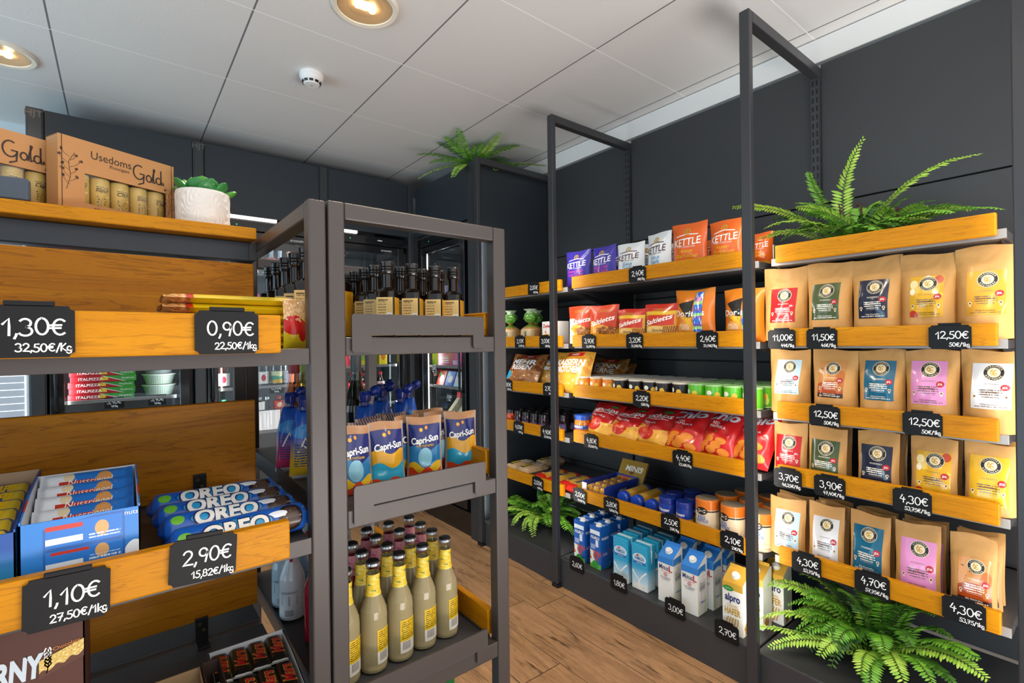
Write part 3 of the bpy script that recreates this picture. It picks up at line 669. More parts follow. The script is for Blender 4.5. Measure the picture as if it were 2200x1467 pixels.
# pretzel and stick bags
def salt_print(word, dark):
    def pr(b, f, w, h):
        b.text('Saltletts', h*.13, lambda x, z: f(x*.98+z*.2, h*.6+z+x*.22), M_WTX, width=w*.84, bold=.02, seg=.02)
        b.text('LORENZ', h*.06, lambda x, z: f(x, h*.86+z), M_GOLDTX, seg=.02, width=w*.4)
        b.text(word, h*.07, lambda x, z: f(x, h*.33+z), M_BROWN, width=w*.36, seg=.02)
        r = random.Random(5)
        if dark == 'p':
            for _ in range(34):
                x, z = r.uniform(-.05, .42)*w, r.uniform(.1, .42)*h
                b.disc(x, z, w*.055, w*.045, f, mat('pretzel_brown', '#8a4f16', .4), 9, .5)
        else:
            for k in range(7): b.stroke([(w*(.1+.05*k), h*.07), (w*(.2+.05*k), h*.42)], w*.028, f, mat('stick_brown', '#9a5b1c', .4))
    return pr
MS1 = art('bag_pretzel', '#e39a2a', [('r', 0, .84, 1, 1, '#c92a1e'), ('r', 0, .80, 1, .85, '#e8c02a'), ('d', .25, 1, .62, '#c8401c'), ('r', 0, .84, 1, 1, '#d7421e'), ('n', 14, .6, '#b06a1c', (.3, .02, 1, .42))], **GLOSS)
MS2 = art('bag_sticks', '#e0a02e', [('r', 0, .80, 1, 1, '#c52b1d'), ('r', 0, .74, 1, .82, '#e3b92c'), ('r', .06, .45, .94, .72, '#cb3a1d'), ('e', .4, .3, .4, .14, '#efc878')], **GLOSS)
for i, (x0, x1, yt, m, pr, lb) in enumerate([(1226, 1273, 658, MS1, salt_print('Pretzel', 'p'), 'left golden pretzel bag with red top'), (1270, 1326, 656, MS1, salt_print('Pretzel', 'p'), 'right golden pretzel bag with red top beside the stick bags'),
        (1327, 1387, 664, MS2, salt_print('Sticks', 's'), 'shorter red and golden salt stick bag'), (1386, 1456, 653, MS2, salt_print('Sticks', 's'), 'larger red and golden salt stick bag beside the nachos')]):
    put_bag('s', x0, x1, yt, 1.90, 1, lb, m=m, pr=pr, seed=20+i, d=.05, cat='snack bag', group='snack bags on the second shelf', yaw=(.22, .18, 0, 0)[i], name='snack_bag')
MS3 = art('bag_foil_red', '#c8401c', **GLOSS)
put_bag('s', 1312, 1345, 700, 2.0, 1, 'snack bag peeking out between pretzel and stick bags', m=MS3, seed=31, cat='snack bag', group='snack bags on the second shelf', name='snack_bag')
def dorito_print(b, f, w, h):
    K = M_BTX
    b.tri((-w*.38, h*.74), (w*.02, h*.40), (w*.05, h*.82), f, K)
    b.tri((-w*.3, h*.5), (w*.02, h*.3), (w*.04, h*.48), f, mat('nacho_yellow', '#f0b838', .4))
    b.text('Doritos', h*.11, lambda x, z: f(x-w*.06, h*.56+z), M_WTX, width=w*.78, bold=.02, seg=.02)
    for i, s in enumerate(('NACHO', 'CHEESE')): b.text(s, h*.05, lambda x, z: f(x-w*.17, h*(.33-.06*i)+z), M_WTX, width=w*.3, seg=.02)
MD = art('bag_nacho', '#e07a1a', [('e', .4, .25, .3, .16, '#efa43a'), ('g', 'v', .8, 1, '#e88a28')], **GLOSS)
MSTRIP = art('promo_strip', '#2f6fd0', [('s', 'v', 4, .3, '#8fd06a', (0, 0, 1, 1)), ('s', 'v', 6.5, .35, '#6a4fb0', (.1, .3, 1, .75)), ('n', 6, .58, '#e6eefc'), ('r', .25, .05, .75, .13, '#e48ab0'), ('r', .25, .8, .75, .9, '#e48ab0')], rough=.3)
for i, (x0, x1, yt, lb) in enumerate([(1452, 1537, 622, 'orange nacho bag with blue promotion strip left of the tall post'), (1556, 1643, 620, 'orange nacho bag with blue promotion strip behind the tall post')]):
    t = put_bag('d', x0, x1, yt, 1.91, 1, lb, m=MD, pr=dorito_print, seed=40+i, d=.07, cat='snack bag', group='snack bags on the second shelf', wr=.005, name='snack_bag')
    w, h, _ = span(x0, x1, yt, 1.91, dz(1, 1)); s = bag_fn(w*1.0, h, .0875, wr=.005, seed=40+i)
    MB().grid(lambda u, v: s(.58+.2*u, .02+.93*v, -1, .003), 4, 16, MSTRIP).build('promotion_strip', t)
# mini crisp cans
def can(label, mbody, mlid, loc, tcol=M_WTX):
    t = thing('crisp_can', label, 'crisp can', loc, RIGHT, 'mini crisp cans')
    b = MB().lathe([(0, 0), (.036, 0), (.037, .002), (.037, .079)], 20, mbody)
    b.disc(0, 0, .012, .010, lambda a, c: text_on_cyl(.037, .052, -.35)(a, c), M_WTX, 14, .0)
    b.text('PRINGLES', .007, text_on_cyl(.0371, .03, -.35), M_RTX, width=.03, bold=.02)
    b.disc(0, 0, .011, .012, lambda a, c: text_on_cyl(.0372, .045, .55)(a, c), mat('crisp_yellow', '#f0c648', .4), 12)
    b.build('body', t)
    MB().lathe([(.0378, .077), (.0385, .079), (.0385, .084), (.036, .0855), (.034, .084), (0, .0838)], 20, mlid).build('lid', t)
    return t
MLID = mat('clear_lid', '#d9d4c8', .25); MLIDG = mat('green_lid', '#9fd08a', .25)
CANM = {'orange': art('can_orange', '#e8871e', [('r', 0, 0, 1, .06, '#f3d9a0'), ('e', .5, .5, .04, .3, '#f4a43c')], **GLOSS), 'black': art('can_black', '#1d1a1b', [('e', .62, .4, .05, .2, '#c8571c'), ('r', 0, 0, 1, .05, '#b08040'), ('r', 0, .9, 1, 1, '#3a2a20')], **GLOSS), 'green': art('can_green', '#5fc02a', [('r', 0, 0, 1, .06, '#d8f0b0'), ('e', .6, .35, .05, .2, '#c8e060')], **GLOSS)}
base_can = {}
for row in range(4):
    n = 0; cnt = {}
    for i in range(12):
        y = 1.792-i*.0795+(RND.uniform(-.004, .004) if row else RND.uniform(-.006, .006)); X = 1.912+row*.082+RND.uniform(-.004, .006)
        if y < .9: continue
        c = 'orange' if i < 3 else ('black' if i < 8 else 'green')
        cnt[c] = cnt.get(c, 0)+1
        lb = '%s mini crisp can, %s of its colour from the left in the %s row' % (c, ORD[cnt[c]-1], ('front', 'second', 'third', 'back')[row])
        rz = RIGHT+RND.uniform(-.35, .35)
        if c not in base_can: base_can[c] = can(lb, CANM[c], MLIDG if c == 'green' else MLID, (X, y, dz(1, 2)+.001)); base_can[c].rotation_euler[2] = rz
        else: dup(base_can[c], (X, y, dz(1, 2)+.001), rz, lb)
# big crisp bags leaning back
def crunch(b, f, w, h):
    b.text('Crunchips', h*.12, lambda x, z: f(x, h*.72+z+x*.12), M_WTX, width=w*.86, bold=.015, shear=.15, seg=.02)
    b.stroke([(-w*.4, h*.6), (0, h*.625), (w*.38, h*.66)], h*.012, f, M_WTX)
    b.text('Paprika', h*.06, lambda x, z: f(x, h*.53+z), M_WTX, width=w*.4, shear=.2, seg=.02)
    b.disc(w*.26, h*.87, w*.12, h*.035, f, M_GREENTX, 14)
def chio(b, f, w, h):
    b.text('Chio', h*.17, lambda x, z: f(x, h*.8+z+x*.1), M_GREYTX, width=w*.8, bold=.03, shear=.2, seg=.02)
    b.text('RED', h*.05, lambda x, z: f(x-w*.08, h*.63+z), M_WTX, seg=.02); b.text('PAPRIKA', h*.05, lambda x, z: f(x, h*.565+z), M_WTX, seg=.02, width=w*.42)
    b.stroke([(-w*.02, h*.5), (w*.04, h*.46), (w*.02, h*.43)], h*.015, f, M_GREENTX)
    r = random.Random(3)
    for k in range(7):
        x, z = (-.3+.1*k)*w, h*(.14+.09*(k % 3)); b.disc(x, z, w*.13, h*.065, f, mat('crisp_orange', '#e58a2a', .35), 14, 0, 2)
MC1 = art('bag_crunch', '#c21f22', [('w', .42, .06, 7, '#e2a83a'), ('e', .5, .28, .22, .15, '#c8281c'), ('e', .45, .32, .07, .05, '#e86040'), ('n', 9, .62, '#d78f22', (0, 0, 1, .4)), ('e', .12, .12, .1, .08, '#4f9a3a')], **GLOSS)
MC2 = art('bag_chio', '#cc1d22', [('e', .35, .35, .2, .1, '#d8331f'), ('n', 7, .66, '#e0402a', (0, 0, 1, .5))], **GLOSS)
def leaning(i, xb, yb, xt, yt, wpx, m, pr, label, X0=1.875, dx=.13, name='crisp_bag', d=.075, k=3, sec=1):
    zd = dz(sec, k); p = at(xb, yb, X=X0); q = at(xt, yt, X=X0+dx); q.z = min(q.z, ZB[sec][k-1]-.014); h = hypot(q.z-zd, dx); w = wpx/at(xb, yb, X=1).length*0+abs(at(xb-wpx/2, (yb+yt)/2, X=X0+dx/2).y-at(xb+wpx/2, (yb+yt)/2, X=X0+dx/2).y)
    t = thing(name, label, 'crisp bag', (X0+.02, (p.y+q.y)/2, zd+.012), RIGHT, 'large crisp bags leaning on the fourth shelf')
    t.rotation_euler = (-atan2(dx, q.z-zd), 0, RIGHT-.2+RND.uniform(-.04, .04)); bag(t, 'bag', w*.94, h, d*1.15, m, pr, seed=60+i, wr=.009, nu=24, nv=26); return t
leaning(0, 1265, 934, 1308, 872, 74, MC1, crunch, 'yellow and red paprika crisp bag at the left end of its shelf')
leaning(1, 1320, 938, 1358, 880, 82, MC1, crunch, 'middle one of the three yellow and red paprika crisp bags')
leaning(2, 1383, 951, 1412, 880, 88, MC1, crunch, 'yellow and red paprika crisp bag beside the all red bags')
leaning(3, 1456, 960, 1480, 882, 98, MC2, chio, 'all red paprika crisp bag right of the yellow and red bags')
leaning(4, 1536, 972, 1546, 884, 92, MC2, chio, 'all red paprika crisp bag left of the tall post')
leaning(5, 1610, 990, 1618, 890, 104, MC2, chio, 'all red paprika crisp bag behind the tall post')
for i, (xb, xt, yt, w) in enumerate(((1318, 1322, 862, 78), (1372, 1376, 864, 78), (1440, 1450, 868, 84))):
    leaning(10+i, xb, 930, xt, yt, w, MC1 if i < 2 else MC2, crunch if i < 2 else chio, ['red crisp bag top showing behind the left yellow and red bags', 'red crisp bag top showing behind the middle yellow and red bags', 'red crisp bag showing behind the first all red bag'][i], 2.02, .1)

# ---------------------------------------------------------------- biscuits shelf
zd5 = dz(1, 4)
M_CBLUE = mat('carton_blue', '#1f3fa6', .4, coat=.2); M_BISC = mat('biscuit_gold', '#d3a040', .3, coat=.3)
p = at(1283, 1052, X=1.99); t = thing('biscuit_tray', 'blue display tray of small golden biscuit packs', 'biscuit tray', (1.885, 1.725, zd5), RIGHT)
b = MB(); tw, td, th = .15, .27, .07
b.box(-tw/2, 0, 0, tw/2, td, .003, M_CBLUE); b.box(-tw/2, td-.003, 0, tw/2, td, th, M_CBLUE)
for s in (-1, 1): b.prism([(0, 0), (td, 0), (td, th), (.02, th), (0, th*.9)], s*tw/2-.0015, s*tw/2+.0015, M_CBLUE, 'x')
b.box(-tw/2, 0, 0, tw/2, .003, .035, M_CBLUE); b.box(-tw/2, -.0005, 0, -tw/2+.03, .003, th*.95, M_WTX); b.text('Prinzen', .014, lambda a, c: (a+.015, -.001, .02+c), M_WTX, shear=.2); b.text('MINIS', .016, lambda a, c: (tw/2+.002, .14+a, .03+c), M_WTX, shear=.2)
b.build('tray', t)
for r_ in range(4):
    for c_ in range(3):
        t = thing('biscuit_pack', 'small golden biscuit pack in the blue tray, %s row, %s from the left' % (('front', 'second', 'third', 'back')[r_], ORD[c_]), 'biscuit pack', (1.885+.04+r_*.062, 1.725+.045-c_*.045, zd5+.035), RIGHT, 'golden biscuit packs in the blue tray')
        b = MB().lathe([(0, -.024), (.019, -.022), (.021, -.015), (.021, .015), (.019, .022), (0, .024)], 12, art('mini_wrap', '#d39a34', [('s', 'v', 3, .3, '#24439c', (0, 0, 1, 1)), ('n', 8, .62, '#f2dca0')], **GLOSS)); b.rot(Matrix.Rotation(pi/2, 4, 'X')); b.build('wrapper', t)
t = thing('biscuit_card', 'golden card with small biscuits standing behind the blue tray', 'carton', (2.12, 1.70, zd5+.003), RIGHT)
b = MB().prism([(-.085, 0), (.085, 0), (.085, .16), (-.085, .16)], 0, .012, art('gold_card', '#a3802e', [('e', .3, .35, .16, .14, '#d8622a'), ('e', .15, .2, .09, .09, '#e3b24a'), ('r', .55, .2, .85, .4, '#2a4f9c'), ('e', .5, .58, .08, .06, '#6b3a1a'), ('e', .85, .75, .06, .06, '#e3b24a')], rough=.35, coat=.2))
b.text('MINIS', .03, lambda a, c: (a+.01, -.0008, .115+c), M_WTX, bold=.02, shear=.15); b.build('card', t); t.rotation_euler = (-.5, 0, RIGHT)
MROLL = art('roll_wrap', '#c9962f', [('r', 0, 0, 1, .16, '#1f46b0'), ('r', 0, .86, 1, 1, '#2a52b8'), ('s', 'u', 4, .5, '#d9ad4a', (0, .2, 1, .8)), ('n', 5, .6, '#6b4420', (.3, .3, .7, .6))], **GLOSS)
for i, y in enumerate((1.555, 1.475, 1.392)):
    t = thing('biscuit_roll', 'golden biscuit roll with blue end, %s' % ('beside the blue tray', 'middle one of the three lying rolls', 'beside the blue biscuit tubs')[i], 'biscuit roll', (1.90, y, zd5+.034), RIGHT, 'golden biscuit rolls')
    b = MB().lathe([(0, 0), (.028, .001), (.033, .008), (.033, .2), (.028, .207), (0, .208)], 20, MROLL); b.text('Prinzen', .02, lambda a, c: ((.0338)*cos(pi+c/.033-.4), (.0338)*sin(pi+c/.033-.4), .1+a), M_WTX, shear=.2, bold=.02)
    b.rot(Matrix.Rotation(-pi/2, 4, 'X')); b.build('wrapper', t)
def tub(t, r, h, m, ml, pr=None, lidh=.25, n=22):
    b = MB().lathe([(0, 0), (r*.93, 0), (r, h*.03), (r, h*(1-lidh))], n, m)
    if pr: pr(b, r, h)
    b.build('body', t)
    MB().lathe([(r*1.01, h*(1-lidh)), (r*1.03, h*(1-lidh)+.002), (r*1.03, h*.97), (r*.97, h), (0, h*.995)], n, ml).build('lid', t); return t
MTUB = art('tub_blue', '#d7a63c', [('r', 0, .45, 1, 1, '#1d3f9e'), ('e', .5, .62, .1, .12, '#2a55c8'), ('r', .4, .42, .6, .5, '#c02020'), ('e', .52, .2, .1, .14, '#e4902c'), ('r', .62, .1, .72, .4, '#eeeeee')], **GLOSS); MTL = mat('lid_navy', '#16308c', .3, coat=.2)
def tub_pr(b, r, h): b.text('Prinzen', .013, text_on_cyl(r, h*.52), M_WTX, shear=.2, bold=.02)
tt = None
for i, (x, y) in enumerate(((1.905, 1.30), (1.905, 1.215), (1.985, 1.315), (1.985, 1.225), (2.07, 1.28), (2.07, 1.19))):
    lb = 'blue lidded biscuit tub, %s row, %s one' % (('front', 'middle', 'back')[i//2], ('left', 'right')[i % 2])
    if tt is None: tt = tub(thing('biscuit_tub', lb, 'biscuit tub', (x, y, zd5), RIGHT, 'blue biscuit tubs'), .036, .105, MTUB, MTL, tub_pr)
    else: dup(tt, (x, y, zd5), RIGHT+RND.uniform(-.3, .3), lb)
MRICE = art('rice_wrap', '#e3cfae', [('r', 0, .72, 1, 1, '#d9731e'), ('r', 0, .66, 1, .70, '#2a1c14'), ('n', 16, .58, '#c8a878', (0, 0, 1, .28)), ('n', 30, .6, '#f2e6cc', (0, 0, 1, .3))], **GLOSS)
MRT = mat('rice_cake_top', '#8d7f6c', .5); NT(MRT).bump(NT(MRT).noise(None, 60, 3), .6, .003)
def rice_pr(b, r, h):
    b.disc(0, 0, .024, .016, text_on_cyl(r, h*.68), M_BTX, 18); b.text('BIO', .006, text_on_cyl(r, h*.68, 0, .0012), M_WTX)
    b.text('REIS', .013, text_on_cyl(r, h*.50), M_BLUETX, bold=.02); b.text('WAFFELN', .013, text_on_cyl(r, h*.40), M_BLUETX, width=.052, bold=.02)
tt = None; k = 0
for row, (X, ys) in enumerate(((1.915, (1.115, 1.005, .9)), (2.025, (1.09, .985, .89)), (2.135, (1.06, .955, .87)))):
    for i, y in enumerate(ys):
        lb = 'stack of rice cakes in orange wrapper, %s row, %s from the left' % (('front', 'middle', 'back')[row], ORD[i])
        if tt is None:
            tt = thing('rice_cake_pack', lb, 'rice cakes', (X, y, zd5), RIGHT, 'rice cake packs')
            b = MB().lathe([(0, 0), (.044, .001), (.047, .006), (.047, .137), (.044, .142)], 26, MRICE); rice_pr(b, .047, .142); b.build('wrapper', tt)
            MB().lathe([(.044, .142), (.036, .1435), (0, .1425)], 26, MRT).build('top', tt)
        else: dup(tt, (X, y, zd5), RIGHT+RND.uniform(-.4, .4), lb)

# ---------------------------------------------------------------- milk on the plinth
M_CAP = mat('cap_white', '#eceae4', .35)
def carton(name, label, loc, w, d, h, m, pr=None, kind='brik', group=None, rz=RIGHT, mtop=None):
    t = thing(name, label, 'carton', loc, rz, group); b = MB(); mt = mtop or m
    if kind == 'brik':
        b.box(-w/2, 0, 0, w/2, d, h, m, .002); b.box(-w/2+.002, d*.5-.001, h, w/2-.002, d*.5+.004, h+.003, M_GREYTX)
    else:
        hf = h*.84
        b.prism([(0, 0), (d, 0), (d, h), (d*.82, h), (0, hf)], -w/2, w/2, m, 'x')
        n0 = len(b.v)
        b.add([(-w/2, -.0003, hf*.0+hf*.86), (w/2, -.0003, hf*.86), (w/2, -.0003, hf), (-w/2, -.0003, hf), (-w/2, d*.82, h+.0004), (w/2, d*.82, h+.0004)], [(0, 1, 2, 3), (3, 2, 5, 4)], mt)
        b.box(-w/2+.002, d*.80, h-.002, w/2-.002, d*.86, h+.012, mt, .001)
    if pr: pr(b, w, d, h)
    b.build('carton', t)
    if kind != 'plain':
        a = 0 if kind == 'brik' else atan2(h*.16, d*.82)
        c = MB().lathe([(.0, 0), (.0155, 0), (.0155, .003), (.012, .004), (.0125, .012), (.011, .0135), (0, .0135)], 20, M_CAP)
        c.rot(Matrix.Translation((0 if kind != 'brik' else w*.18, d*.4 if kind != 'brik' else d*.25, h*.84+(h*.16)*.49 if kind != 'brik' else h)) @ Matrix.Rotation(a, 4, 'X')); c.build('screw_cap', t)
    return t
FL = lambda y=-.0008: (lambda a, c: (a, y, c))
def side(x): return lambda a, c: (x+.0008, a, c)
MV = art('milk_blue', '#1c5fb4', [('r', 0, 0, 1, .12, '#6fae3e'), ('r', .0, .1, .5, .42, '#dff0e4'), ('n', 5, .5, '#d8461e', (0, .2, 1, .42)), ('e', .5, .1, .3, .09, '#3f9a3a'), ('r', .05, .8, .95, .9, '#eaf2fb'), ('r', .55, .52, .8, .68, '#e8eef4'), ('t', .1, .45, .5, .56, 4, '#eaf2fb')], **GLOSS)
def pr_v(b, w, d, h):
    b.text('VOLLMILCH', .013, lambda x, z: (x, -.0008, h*.73+z), M_WTX, width=w*.8, bold=.03); b.text('Haltbare', .009, lambda x, z: (x, -.0008, h*.80+z), M_BLUETX, width=w*.6); b.text('VOLLMILCH', .011, lambda x, z: (w/2+.0008, d/2+x, h*.72+z), M_WTX, width=d*.75, bold=.03); b.text('3,5%', .012, lambda x, z: (w/2+.0008, d/2+x, h*.35+z), M_WTX)
MH = art('milk_teal', '#2ba3cf', [('g', 'v', .5, .1, '#d9eef6'), ('e', .5, .70, .42, .11, '#e6eff4'), ('e', .5, .70, .36, .09, '#bcd4e0'), ('r', .1, .57, .9, .63, '#1c6fb8'), ('e', .5, .06, .5, .09, '#f2efe8'), ('n', 7, .6, '#c9b49a', (0, 0, 1, .1))], **GLOSS)
def pr_h(b, w, d, h):
    f = FL(); b.text('H-MILCH', .012, lambda x, z: f(x, h*.70+z), M_BLUETX, width=w*.56, bold=.02); b.text('ja!', .010, lambda x, z: f(x-w*.1, h*.775+z), M_RTX, bold=.03); b.text('1,5% Fett', .006, lambda x, z: f(x, h*.60+z), M_WTX)
    b.stroke([(-w*.42, h*.40), (-w*.2, h*.28), (0, h*.22), (w*.2, h*.33), (w*.42, h*.42)], h*.035, f, M_WTX); b.stroke([(-w*.02, h*.21), (-w*.05, h*.1), (w*.04, h*.03)], h*.04, f, M_WTX)
MM = art('milk_white_blue', '#eceae4', [('e', .2, .12, .1, .16, '#d8e6b8'), ('e', .8, .13, .1, .18, '#cfe0b0'), ('e', .5, .18, .25, .22, '#f6f5f0'), ('n', 9, .66, '#e2c98a', (0, 0, 1, .06)), ('t', .2, .42, .8, .5, 3, '#55607a')], **GLOSS); MMT = mat('carton_blue_top', '#2f7fcf', .35, coat=.2)
def pr_m(b, w, d, h):
    f = FL(-.0012); b.text('Minus', .020, lambda x, z: f(x-w*.1, h*.635+z+.004), M_NAVY, width=w*.62, bold=.01); b.text('L', .024, lambda x, z: f(x+w*.34, h*.635+z+.004), M_RTX, bold=.02)
    b.text('LAKTOSEFREI', .004, lambda x, z: f(x, h*.575+z), M_RTX, width=w*.6); b.disc(0, h*.525, .008, .008, f, M_RTX, 16, .8); b.text('20', .008, lambda x, z: f(x, h*.525+z), M_RTX)
    b.text('FETTARME', .006, lambda x, z: f(x, h*.465+z), M_NAVY, width=w*.62); b.text('H-MILCH', .006, lambda x, z: f(x, h*.435+z), M_NAVY, width=w*.45)
    g = lambda a, c: (w/2+.001, d*.5+a, c)
    b.disc(0, h*.66, d*.42, h*.1, g, M_WTX, 18)
    for i in range(9): b.stroke([(-d*.33, h*(.68-.026*i)), (d*(.3-.05*(i % 3)), h*(.68-.026*i))], .0012, g, M_BTX)
    b.add([g(-d/2, h*.72), g(d*.32, h*.72), g(d*.32, h*.87), g(-d/2, h*.84)], [(0, 1, 2, 3)], MMT)
    b.text('H-MILCH', .007, lambda x, z: g(x, h*.22+z), M_BLUETX, width=d*.5, bold=.02)
MA = art('oat_gold_white', '#f0eee8', [('n', 6, .55, '#c8963a', (0, 0, 1, .22)), ('e', .45, .12, .25, .1, '#b9822a')], **GLOSS); MAT_ = art('oat_gold_top', '#d6a63e', [('n', 5, .6, '#b98a2c')], **GLOSS)
def pr_a(b, w, d, h):
    f = FL(-.0012); b.text('alpro', .026, lambda x, z: f(x, h*.60+z), M_NAVY, width=w*.74, bold=.03); b.disc(-w*.2, h*.74, w*.26, h*.045, f, M_GREENTX, 16); b.text('Sanfter', .006, lambda x, z: f(x-w*.2, h*.74+z), M_WTX)
    b.text('CREMIG', .010, lambda x, z: f(x, h*.46+z), M_GOLDTX, width=w*.55); b.text('HAFER', .024, lambda x, z: f(x, h*.37+z), M_GOLDTX, width=w*.78, bold=.03)
    for k in range(5): b.stroke([(w*(-.25+.1*k), h*.05), (w*(-.3+.14*k), h*.2), (w*(-.2+.12*k), h*.27)], .004, f, M_GOLDTX)
Z0 = .147
def milk_group(kind, spots, w, d, h, m, pr, k, labels, group, mtop=None):
    t0 = None
    for (X, y, yw), lb in zip(spots, labels):
        if t0 is None: t0 = carton('milk_carton', lb, (X, y, Z0), w, d, h, m, pr, k, group, RIGHT+yw, mtop)
        else: dup(t0, (X, y, Z0), RIGHT+yw, lb)
def cy(px, py, X): return at(px, py, X=X).y
X1, X2, X3 = 1.79, 1.862, 1.934
milk_group('v', [(X1, 1.735, .05), (X1+.006, 1.635, 0), (X2+.004, 1.742, 0), (X2+.006, 1.64, .06), (X3+.01, 1.74, 0), (X3+.012, 1.635, 0)], .068, .066, .205, MV, pr_v, 'brik', ['dark blue whole milk carton at the left end of the front row', 'front dark blue whole milk carton beside the light blue cartons', 'dark blue milk carton in the second row, left', 'dark blue milk carton in the second row, right', 'dark blue milk carton in the back row, left', 'dark blue milk carton in the back row, right'], 'dark blue milk cartons')
milk_group('h', [(X1+.005, 1.48, .04), (X1+.008, 1.375, .02), (X2+.01, 1.485, .03), (X2+.014, 1.375, 0), (X3+.02, 1.485, 0), (X3+.02, 1.37, 0)], .082, .06, .21, MH, pr_h, 'brik2', ['front light blue long life milk carton on the left', 'front light blue long life milk carton beside the white and blue milk', 'light blue milk carton in the second row, left', 'light blue milk carton in the second row, right', 'light blue milk carton in the back row, left', 'light blue milk carton in the back row, right'], 'light blue milk cartons') if False else None
def brik_plain(label, loc, yw, src=[None]):
    if src[0]: return dup(src[0], loc, RIGHT+yw, label)
    t = thing('milk_carton', label, 'carton', loc, RIGHT+yw, 'light blue milk cartons'); w, d, h = .082, .06, .198
    b = MB().box(-w/2, 0, 0, w/2, d, h, MH, .002); b.box(-w/2+.002, d*.5-.001, h-.001, w/2-.002, d*.5+.012, h+.002, M_GREYTX); b.box(w/2, d*.44, h*.88, w/2+.0008, d*.56, h, M_GREYTX); pr_h(b, w, d, h); b.build('carton', t)
    MB().tube([(w/2+.002, d*.5, h*.62), (w/2+.002, d*.5, h*.9)], .002, M_WTX, 6).build('straw_fold', t); src[0] = t
for (X, y, yw), lb in zip([(X1, 1.475, .04), (X1, 1.37, .02), (X2+.006, 1.48, .03), (X2+.008, 1.368, 0), (X3+.014, 1.482, 0), (X3+.014, 1.365, 0)], ['front light blue long life milk carton on the left', 'front light blue long life milk carton beside the white and blue milk', 'light blue milk carton in the second row, left', 'light blue milk carton in the second row, right', 'light blue milk carton in the back row, left', 'light blue milk carton in the back row, right']): brik_plain(lb, (X, y, Z0), yw)
milk_group('m', [(X1-.002, 1.235, .02), (X1, 1.125, .03), (X2+.02, 1.225, .02), (X2+.018, 1.11, 0), (X3+.03, 1.21, 0), (X3+.03, 1.1, 0)], .072, .072, .225, MM, pr_m, 'slant', ['front white lactose free milk carton on the left', 'front white lactose free milk carton on the right', 'white lactose free milk carton in the second row, left', 'white lactose free milk carton in the second row, right', 'white lactose free milk carton in the back row, left', 'white lactose free milk carton in the back row, right'], 'white lactose free milk cartons', MMT)
milk_group('a', [(X1-.002, .945, .02), (X2+.03, .92, 0), (X3+.05, .885, 0)], .078, .072, .225, MA, pr_a, 'slant', ['golden oat drink carton in the front beside the tall post', 'golden oat drink carton behind the tall post', 'golden oat drink carton at the back behind the tall post'], 'golden oat drink cartons', MAT_)

# ---------------------------------------------------------------- bread bay
def toast(label, X, y, zd, w, lean=0):
    t = thing('toast_bag', label, 'bread bag', (X, y, zd), RIGHT+lean, 'green tied toast bags'); h = w*1.42; d = w
    m = art('toast_print', '#c9925a', [('r', .3, .05, .72, .6, '#d9b98a'), ('r', .02, .1, .28, .5, '#f0f0e8'), ('n', 5, .6, '#a8643a', (0, 0, 1, .6)), ('g', 'v', .62, .85, '#4f8a2c')], rough=.3, coat=.3)
    def fn(u, v):
        a = 2*pi*u+pi/2; k = 4 if v < .6 else 2.5
        c, s = cos(a), sin(a); q = (abs(c)**k+abs(s)**k)**(-1/k)
        r = w/2*(1 if v < .62 else max(.1, 1-(v-.62)/.38*.92)**.9)
        wob = 1+.05*sin(9*a)*(v > .55)
        return (r*q*c*wob, d/2+r*q*s*wob, h*(v if v < .62 else .62+(v-.62)*.55))
    b = MB().grid(fn, 24, 12, m); b.text('Tolet', .02, lambda a, c: (a*.0+.018+c, -.002, h*.3+a), mat('print_teal', '#0d6b60', .4), bold=.02); b.build('bag', t)
    MB().lathe([(.012, h*.81), (.015, h*.83), (.012, h*.85)], 10, mat('clip_orange', '#e2581c', .4), cy=d/2).build('tie', t)
    r = random.Random(int(y*991))
    def kn(u, v):
        a = 2*pi*u; rr = .01+.032*sin(pi*min(1, v*1.15))**.8 if v < .8 else .02+.02*(v-.8)*5
        rr *= 1+.16*sin(5*a+v*6)
        return (rr*cos(a), d/2+rr*sin(a), h*.84+v*.085)
    MB().grid(kn, 20, 10, art('knot_green', '#5a9a34', [('g', 'v', .62, .85, '#cfd8cc'), ('n', 8, .55, '#8fc060')], rough=.15, coat=.5)).build('bag_top', t)
z = dz(2, 1)+.001
for i, (px, X, lb) in enumerate([(1098, 1.89, 'green tied toast bag at the left end of the shelf'), (1139, 1.89, 'green tied toast bag in the middle of the shelf'), (1153, 2.02, 'green tied toast bag behind the middle one')]):
    toast(lb, X, at(px, 700, X=X+.05).y, z, .104, (.1, -.05, .1)[i])
t = thing('rusk_pack', 'white and red pack of rusks behind the post', 'carton', (1.875, 1.98, z), RIGHT+.02)
b = MB().box(-.105, 0, 0, .02, .09, .125, art('rusk_carton', '#ece6df', [('e', .3, .25, .3, .2, '#e0a23a'), ('n', 6, .6, '#c8402a', (0, .1, 1, .9)), ('r', 0, 0, 1, .08, '#cc3a2a')], rough=.35), .003); b.text('Zwieback', .018, lambda a, c: (a-.045, -.001, .1+c), M_RTX, width=.1, bold=.02); b.build('carton', t)
t = thing('paper_pack', 'plain white round pack beside the pretzel bags', 'carton', (1.91, 1.845, z), RIGHT)
MB().lathe([(0, 0), (.038, 0), (.04, .004), (.04, .128), (.036, .132), (0, .132)], 20, mat('paper_white', '#e9e9ea', .5)).build('wrapper', t)
